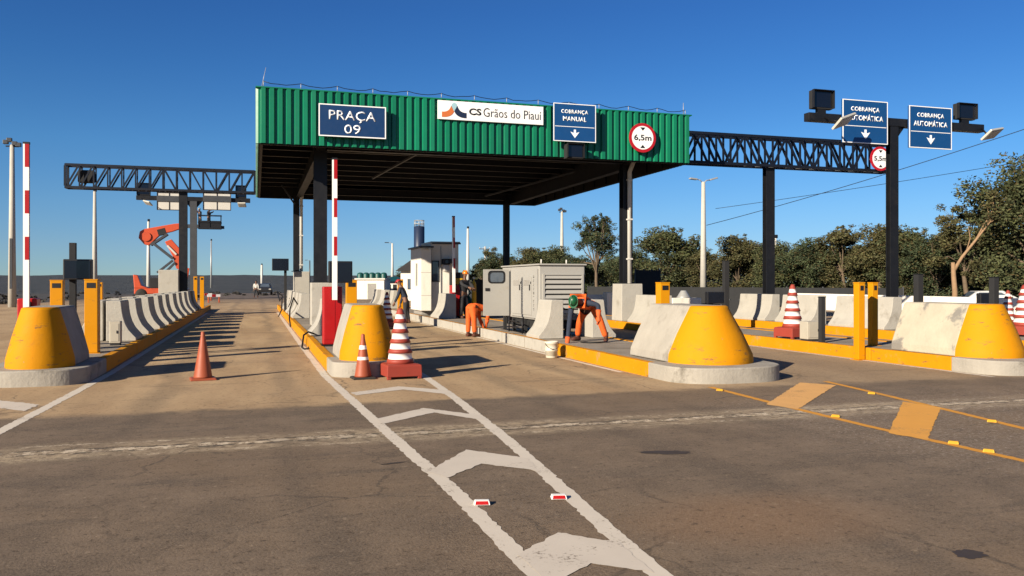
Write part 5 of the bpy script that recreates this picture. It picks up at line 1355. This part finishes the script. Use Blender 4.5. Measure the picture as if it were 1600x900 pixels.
# vehicles
def car(label, loc, rz, mat, s=1.0):
    t = thing('parked_car', label, 'car', loc, rz)
    prof = [(-2.05, .38), (-2.1, .70), (-1.95, .88), (-1.05, .98), (-.45, 1.40), (.85, 1.44), (1.65, .98), (2.05, .90), (2.1, .42)]
    b = MB(); n = len(prof)
    for yy, k in ((-.84, 1), (.84, 1)):
        pass
    vs = []
    for yy in (-1, -.9, .9, 1):
        for (x, z) in prof:
            w = .84 if z < .99 else .66
            vs.append((x * (1 if abs(yy) < 1 else .985), yy * w, z if abs(yy) < 1 else min(z, z * .985)))
    fs = []
    for r_ in range(3):
        for k in range(n):
            j = (k + 1) % n; fs.append((r_ * n + k, r_ * n + j, (r_ + 1) * n + j, (r_ + 1) * n + k))
    fs += [tuple(range(n))[::-1], tuple(range(3 * n, 4 * n))]
    b.add(vs, fs, 0, False); b.build('body', MT[mat], t, .05)
    MB().add([(-1.0, -.58, 1.005), (-1.0, .58, 1.005), (-.52, .50, 1.36), (-.52, -.50, 1.36)], [(0, 1, 2, 3)]).build('windscreen', MT['glass'], t).location = (-.03, 0, .015)
    MB().add([(1.55, -.58, 1.02), (1.55, .58, 1.02), (.95, .50, 1.37), (.95, -.50, 1.37)], [(0, 1, 2, 3)]).build('rear_window', MT['glass'], t).location = (.04, 0, .015)
    for sy in (-1, 1):
        MB().prism([(-.85, 1.02), (1.25, 1.02), (.72, 1.33), (-.40, 1.33)], 'y', sy * .745 - .01, sy * .745 + .01).build('side_window', MT['glass'], t)
        MB().box(-2.12, -2.06, sy * .6 - .14, sy * .6 + .14, .66, .80).build('headlight', MT['lens'], t, .02)
        MB().box(2.06, 2.12, sy * .62 - .12, sy * .62 + .12, .70, .86).build('tail_light', MT['red_paint'], t, .02)
        for x in (-1.3, 1.3):
            wv = MB().lathe([(.18, 0), (.30, .01), (.32, .05), (.32, .16), (.30, .2), (.18, .2)], 20).xf(Matrix.Translation((x, sy * .80 - .1, .32)) @ Matrix.Rotation(R(-90), 4, 'X')).build('wheel', MT['rubber'], t)
            MB().lathe([(.17, -.008), (.17, .208)], 16).xf(Matrix.Translation((x, sy * .80 - .1, .32)) @ Matrix.Rotation(R(-90), 4, 'X')).build('rim', MT['galv'], wv)
    return t
c = PD(1522, 441, 47); car('white car parked behind the concrete wall, windscreen showing', (c[0] + .6, c[1], -.30), R(-28), 'car_white')
c = P(414, 461); car('dark car far down the left lane facing the toll plaza', (c[0], c[1] + 2, 0), R(90), 'car_dark')

# ------------------------------------------------------------------ vegetation
def leaves_mesh(name, centres, sig, n_each, size, mat, rnd, flat=.75):
    """leaf clumps: small folded leaf faces scattered round each centre"""
    C = np.repeat(np.array(centres), n_each, 0); S = np.repeat(np.array(sig), n_each)
    d = rnd.normal(size=(len(C), 3)); d /= np.linalg.norm(d, axis=1)[:, None]
    rad = rnd.random(len(C)) ** .45
    p = C + d * (rad * S)[:, None] * np.array([1, 1, flat])
    a = rnd.normal(size=(len(C), 3)); a[:, 2] *= .5; a /= np.linalg.norm(a, axis=1)[:, None]
    u = rnd.normal(size=(len(C), 3)); b_ = np.cross(a, u); b_ /= np.linalg.norm(b_, axis=1)[:, None]
    L = size * rnd.uniform(.6, 1.35, len(C))[:, None]; Wd = L * rnd.uniform(.38, .6, len(C))[:, None]
    v = np.stack([p - a * L, p + b_ * Wd, p + a * L, p - b_ * Wd], 1).reshape(-1, 3)
    me = bpy.data.meshes.new(name); nq = len(C)
    me.vertices.add(nq * 4); me.vertices.foreach_set('co', v.ravel().astype(np.float32))
    me.loops.add(nq * 4); me.loops.foreach_set('vertex_index', np.arange(nq * 4, dtype=np.int32))
    me.polygons.add(nq); me.polygons.foreach_set('loop_start', np.arange(0, nq * 4, 4, dtype=np.int32))
    me.update(calc_edges=True); me.materials.append(mat); return me
def make_tree(seed, h, rad, th, nlimb, sparse, mat, label):
    rnd = np.random.default_rng(seed); rn = random.Random(seed)
    t = thing('tree', label, 'tree', (0, 0, 0), 0, 'trees along the woodland edge')
    b = MB(); r0 = .035 * h * .5 + .04
    p = Vector((0, 0, -.1)); tr = [p.copy()]
    for k in range(4):
        p = p + Vector((rn.uniform(-.12, .12), rn.uniform(-.12, .12), th / 4)) ; tr.append(p.copy())
    b.path(tr, [r0, r0 * .9, r0 * .82, r0 * .75, r0 * .65], 8)
    cen, sig, cnt = [], [], []
    for i in range(nlimb):
        az = 2 * math.pi * i / nlimb + rn.uniform(-.4, .4); up_ = rn.random() ** .7
        rr_ = rad * (1 - up_ ** 2 * .75) * rn.uniform(.55, 1.0)
        e = Vector((tr[-1].x + rr_ * math.cos(az), tr[-1].y + rr_ * math.sin(az), th * .75 + (h - th * .75) * (.12 + .82 * up_)))
        s0 = tr[-1] if rn.random() < .7 else tr[-2]
        m = s0 + (e - s0) * .5 + Vector((rn.uniform(-.3, .3), rn.uniform(-.3, .3), rn.uniform(0, .5)))
        b.path([s0, m, e], [r0 * .45, r0 * .26, r0 * .08], 6, cap=False)
        for k in range(3 if sparse else 4):
            q = m + (e - m) * rn.uniform(.3, 1.05) + Vector((rn.gauss(0, .5), rn.gauss(0, .5), rn.gauss(0, .3))) * rad * .28
            cen.append(tuple(q)); sig.append(rad * rn.uniform(.16, .30) * (.8 if sparse else 1.15))
            cnt.append(230 if sparse else 300)
            if sparse: b.path([m + (e - m) * .4, q], [r0 * .10, r0 * .03], 5, cap=False)
        for k in range(3):      # wisps that break the outline
            q = e + Vector((rn.gauss(0, .25), rn.gauss(0, .25), rn.gauss(.08, .14))) * rad * .5
            cen.append(tuple(q)); sig.append(rad * rn.uniform(.06, .12)); cnt.append(34)
            b.path([m + (e - m) * .7, q], [r0 * .08, r0 * .02], 4, cap=False)
    if not sparse:
        for i in range(nlimb):
            a = rn.uniform(0, 6.28); z = rn.uniform(.15, .6); cen.append((rad * .5 * math.cos(a), rad * .5 * math.sin(a), h * z)); sig.append(rad * .33); cnt.append(300)
    b.build('trunk', MT['bark'], t)
    me = leaves_mesh('crown', cen, sig, cnt, .085 if sparse else .098, MT[mat], rnd)
    o = bpy.data.objects.new('crown', me); COL.objects.link(o); o.parent = t
    return t
PROTO = [
    make_tree(11, 7.0, 2.9, 2.6, 13, False, 'leaf_a', ''), make_tree(12, 6.6, 3.3, 2.2, 14, False, 'leaf_b', ''),
    make_tree(13, 7.2, 2.4, 3.0, 11, False, 'leaf_c', ''), make_tree(14, 8.5, 3.0, 3.4, 19, True, 'leaf_b', ''),
    make_tree(15, 6.8, 3.1, 2.4, 13, False, 'leaf_c', ''), make_tree(16, 9.0, 4.2, 3.0, 20, False, 'leaf_a', ''),
    make_tree(17, 7.0, 3.0, 3.0, 17, True, 'leaf_c', ''),
]
used = set()
def tree(k, px, d, pytop, label, wide=1.0):
    X, Y, Z = PD(px, pytop, d); p = PROTO[k]
    hh = (7.0, 6.6, 7.2, 8.5, 6.8, 9.0, 7.0)[k]; s = Z / hh / 1.0
    args = dict(label=label, loc=(X, Y, -.05), rz=random.uniform(0, 6.28), scale=(s * wide, s * wide, s))
    if k not in used:
        used.add(k); p['label'] = label; p.location = args['loc']; p.rotation_euler = (0, 0, args['rz']); p.scale = args['scale']; return p
    return dup(p, **args)
TR = [  # kind, px, depth, top, label, width
    (3, 934, 86, 330, 'tall airy tree with open crown left of the white downpipe', 1.0),
    (0, 1040, 76, 353, 'rounded olive tree between downpipe column and two armed pole', 1.25),
    (1, 985, 80, 388, 'dark bushy tree directly behind the downpipe column', 1.1),
    (2, 1100, 70, 388, 'dry olive tree behind the stout two armed pole', 1.2),
    (4, 1152, 66, 372, 'broad olive tree left of the gantry column', 1.2),
    (0, 1208, 62, 376, 'olive tree directly behind the gantry column', 1.1),
    (1, 1262, 60, 372, 'dark green tree right of the gantry column', 1.1),
    (2, 1318, 58, 350, 'tall olive tree midway between gantry column and dark sign post', 1.15),
    (4, 1365, 56, 356, 'dry crowned tree just left of the dark sign post', 1.15),
    (0, 1415, 55, 352, 'olive tree just right of the dark sign post', 1.1),
    (1, 1462, 53, 368, 'dark tree behind the bare tan trunk', 1.1),
    (6, 1512, 51, 316, 'open crowned dry tree above the bare tan trunk', 1.1),
    (5, 1622, 47, 228, 'very large dense tree towering at the far right edge', .95),
    (2, 1545, 49, 400, 'lower olive tree at the foot of the very large tree', 1.2),
    (1, 900, 92, 398, 'dark low tree behind the generator roof', 1.3),
    (0, 862, 100, 384, 'olive tree rising behind the generator\'s left half', 1.3),
    (4, 822, 106, 390, 'dry olive tree seen between back column and generator', 1.3),
    (1, 785, 112, 396, 'dark green tree behind the canopy\'s right back column', 1.3),
    (2, 752, 120, 408, 'small olive tree right of the orange helmet', 1.3),
    (1, 648, 150, 410, 'dark tree half hidden by the white booth', 1.3),
    (6, 770, 124, 386, 'thin open tree by the utility pole cross arm', 1.0),
    (1, 965, 95, 400, 'dark tree in the second row between airy tree and column', 1.4),
    (0, 1075, 88, 382, 'olive tree in the second row behind the two armed pole', 1.4),
    (4, 1180, 78, 385, 'dry tree in the second row behind the gantry column', 1.4),
    (1, 1290, 72, 384, 'dark tree in the second row between gantry column and sign post', 1.4),
    (0, 1385, 68, 378, 'olive tree in the second row hidden by the dark sign post', 1.4),
    (1, 1490, 64, 372, 'dark tree in the second row behind the leaning tan branch', 1.4),
    (4, 1580, 60, 360, 'dry tree in the second row behind the very large tree', 1.4),
    (2, 1660, 50, 330, 'olive tree beyond the right edge behind the cut off cone', 1.3),
]
for a in TR: tree(*a)
# bare tan trunk with a broken top and leaning limb
c = PD(1492, 462, 46); t = thing('tree', 'bare tan trunk with broken top and long leaning limb', 'tree', (c[0], c[1], -.05))
q = lambda px, py: Vector(PD(px, py, 46)) - Vector((c[0], c[1], -.05))
b = MB(); b.path([(0, 0, 0), q(1492, 455), q(1490, 430), q(1489, 410)], [.17, .14, .125, .10], 10); b.path([q(1491, 422), q(1503, 402), q(1524, 376), q(1548, 345), q(1552, 338)], [.105, .085, .07, .05, .035], 8); b.path([q(1524, 376), q(1538, 350), q(1549, 335)], [.05, .035, .02], 6)
for p_ in ((1562, 318), (1541, 322), (1572, 338), (1553, 306)): b.path([q(1545, 348), (q(1545, 348) + q(*p_)) / 2 + Vector((.1, 0, .1)), q(*p_)], [.045, .03, .012], 6)
b.path([q(1510, 393), q(1516, 372), q(1513, 355)], [.04, .025, .01], 6)
b.build('trunk', MT['bark_tan'], t)
me = leaves_mesh('crown', [tuple(q(*p_)) for p_ in ((1556, 332), (1546, 338), (1562, 318), (1541, 322), (1572, 338), (1553, 306), (1536, 352))], [.55, .35, .6, .4, .5, .5, .25], [160, 80, 200, 110, 150, 150, 40], .085, MT['leaf_c'], np.random.default_rng(5))
o = bpy.data.objects.new('crown', me); COL.objects.link(o); o.parent = t

def mass(name, areas, mat, seed, size, n_each):
    """uncountable low growth: clumps scattered over strips; areas: (x0,x1,y0,y1,n,h0,h1)"""
    rnd = np.random.default_rng(seed); C, S = [], []
    for fn, n, h0, h1, sg in areas:
        for _ in range(n):
            x, y = fn(rnd.random(), rnd.random()); C.append((x, y, rnd.uniform(h0, h1))); S.append(sg * rnd.uniform(.7, 1.2))
    me = leaves_mesh(name, C, S, n_each, size, MT[mat], rnd, .7)
    o = bpy.data.objects.new(name, me); COL.objects.link(o); o['kind'] = 'stuff'; return o
edge = lambda u, v: tuple(np.array(PD(740 + 940 * u, 441, 1)[:2]) * (np.interp(u, (0, .25, .55, 1), (122, 86, 62, 48)) + 9 * v))
mass('undergrowth', [(edge, 620, .2, 3.6, 1.05)], 'leaf_a', 3, .12, 150)
lscrub = lambda u, v: tuple(np.array(PD(-80 + 530 * u, 441, 1)[:2]) * (60 + 150 * v ** 1.3 + np.interp(u, (.55, .85), (0, 40))))
mass('scrub', [(lscrub, 260, -.08, .06, .40)], 'scrub', 4, .16, 55)
# far wooded rise on the horizon: a long low hill
vs, fs = [], []
NH = 160; rh = np.random.default_rng(8); off = np.convolve(rh.normal(size=NH + 40), np.ones(6) / 6, 'same')
for i in range(NH + 1):
    px = -500 + 1700 * i / NH
    for (d, z) in ((118, -.05), (150, .55), (230, 2.1), (330, 4.35 + .22 * off[i]), (420, 4.0), (520, -.05)):
        X, Y, _ = PD(px, 441, d); vs.append((X, Y, z + .06 * off[(i * 3 + int(d)) % NH] if 0 < z < 4.2 else z))
for i in range(NH):
    for k in range(5): fs.append((i * 6 + k, i * 6 + k + 1, i * 6 + 7 + k, i * 6 + 6 + k))
o = MB().add(vs, fs, 0, True).build('hill', MT['hill']); struct(o)

# small construction bits far along the left lane
for (px, py, lab) in ((322, 470, 'small striped barricade beyond the leftmost barrier row, left one'), (334, 473, 'small striped barricade beyond the leftmost barrier row, right one')):
    X, Y = P(px, py); t = thing('barricade', lab, 'barricade', (X, Y, .004), .3, 'small barricades by the verge')
    MB().box(-.5, .5, -.02, .02, .45, .65).build('board', MT['boom_white'], t); MB().box(-.15, .15, -.026, .026, .452, .648).build('stripe', MT['red_paint'], t)
    for x in (-.4, .4): MB().box(x - .03, x + .03, -.15, .15, 0, .45).build('leg', MT['cone_orange'], t)

# ------------------------------------------------------------------ light, sky, camera
SUN_EL, SUN_AZ = R(22.0), math.atan2(-.84, -.54)           # sun stands behind the camera, to the left
sd = Vector((math.sin(SUN_AZ) * math.cos(SUN_EL), math.cos(SUN_AZ) * math.cos(SUN_EL), math.sin(SUN_EL)))
li = bpy.data.lights.new('sun', 'SUN'); li.energy = 5.0; li.angle = R(.55); li.color = (1, .88, .70)
so = bpy.data.objects.new('sun', li); COL.objects.link(so); so.rotation_euler = sd.to_track_quat('Z', 'Y').to_euler(); so.location = (-30, -20, 30)
w = bpy.data.worlds.new('World'); SC.world = w; w.use_nodes = True
nt = w.node_tree; bg = nt.nodes['Background']
sky = nt.nodes.new('ShaderNodeTexSky'); sky.sky_type = 'NISHITA'; sky.sun_disc = False
sky.sun_elevation = SUN_EL; sky.sun_rotation = SUN_AZ; sky.altitude = 200; sky.air_density = .6; sky.dust_density = .0; sky.ozone_density = 3.0
# clear dry-season air: deeper blue overhead, pale blue instead of yellow at the horizon
tc = nt.nodes.new('ShaderNodeTexCoord'); sx = nt.nodes.new('ShaderNodeSeparateXYZ'); nt.links.new(tc.outputs['Generated'], sx.inputs[0])
rm = nt.nodes.new('ShaderNodeValToRGB'); nt.links.new(sx.outputs['Z'], rm.inputs[0])
stops = [(0, (.46, .55, .59)), (.04, (.52, .62, .68)), (.085, (.51, .71, .79)), (.153, (.44, .78, .93)), (.24, (.33, .70, .97)), (.31, (.29, .65, .99)), (1, (.42, .62, .85))]
rm.color_ramp.elements[0].position = 0; rm.color_ramp.elements[1].position = 1
for p_, c_ in stops[1:-1]: rm.color_ramp.elements.new(p_)
for e_, (p_, c_) in zip(rm.color_ramp.elements, stops): e_.position = p_; e_.color = (*c_, 1)
nt.links.new(_mix_mul(nt, sky.outputs[0], rm.outputs[0]), bg.inputs['Color']); bg.inputs['Strength'].default_value = .060
cam = bpy.data.cameras.new('camera'); cam.sensor_width = 36; cam.lens = 36 * F / 1600; cam.shift_y = -(450 - HY) / 1600
cam.clip_end = 6000; cam.clip_start = .05
co = bpy.data.objects.new('camera', cam); COL.objects.link(co); co.location = (0, 0, H); co.rotation_euler = (R(90), 0, -TH)
SC.camera = co
SC.view_settings.view_transform = 'Standard'; SC.view_settings.look = 'None'; SC.view_settings.gamma = 1; SC.view_settings.use_curve_mapping = False
SC.view_settings.exposure = 1.05
SC.cycles.max_bounces = 6; SC.cycles.use_denoising = True
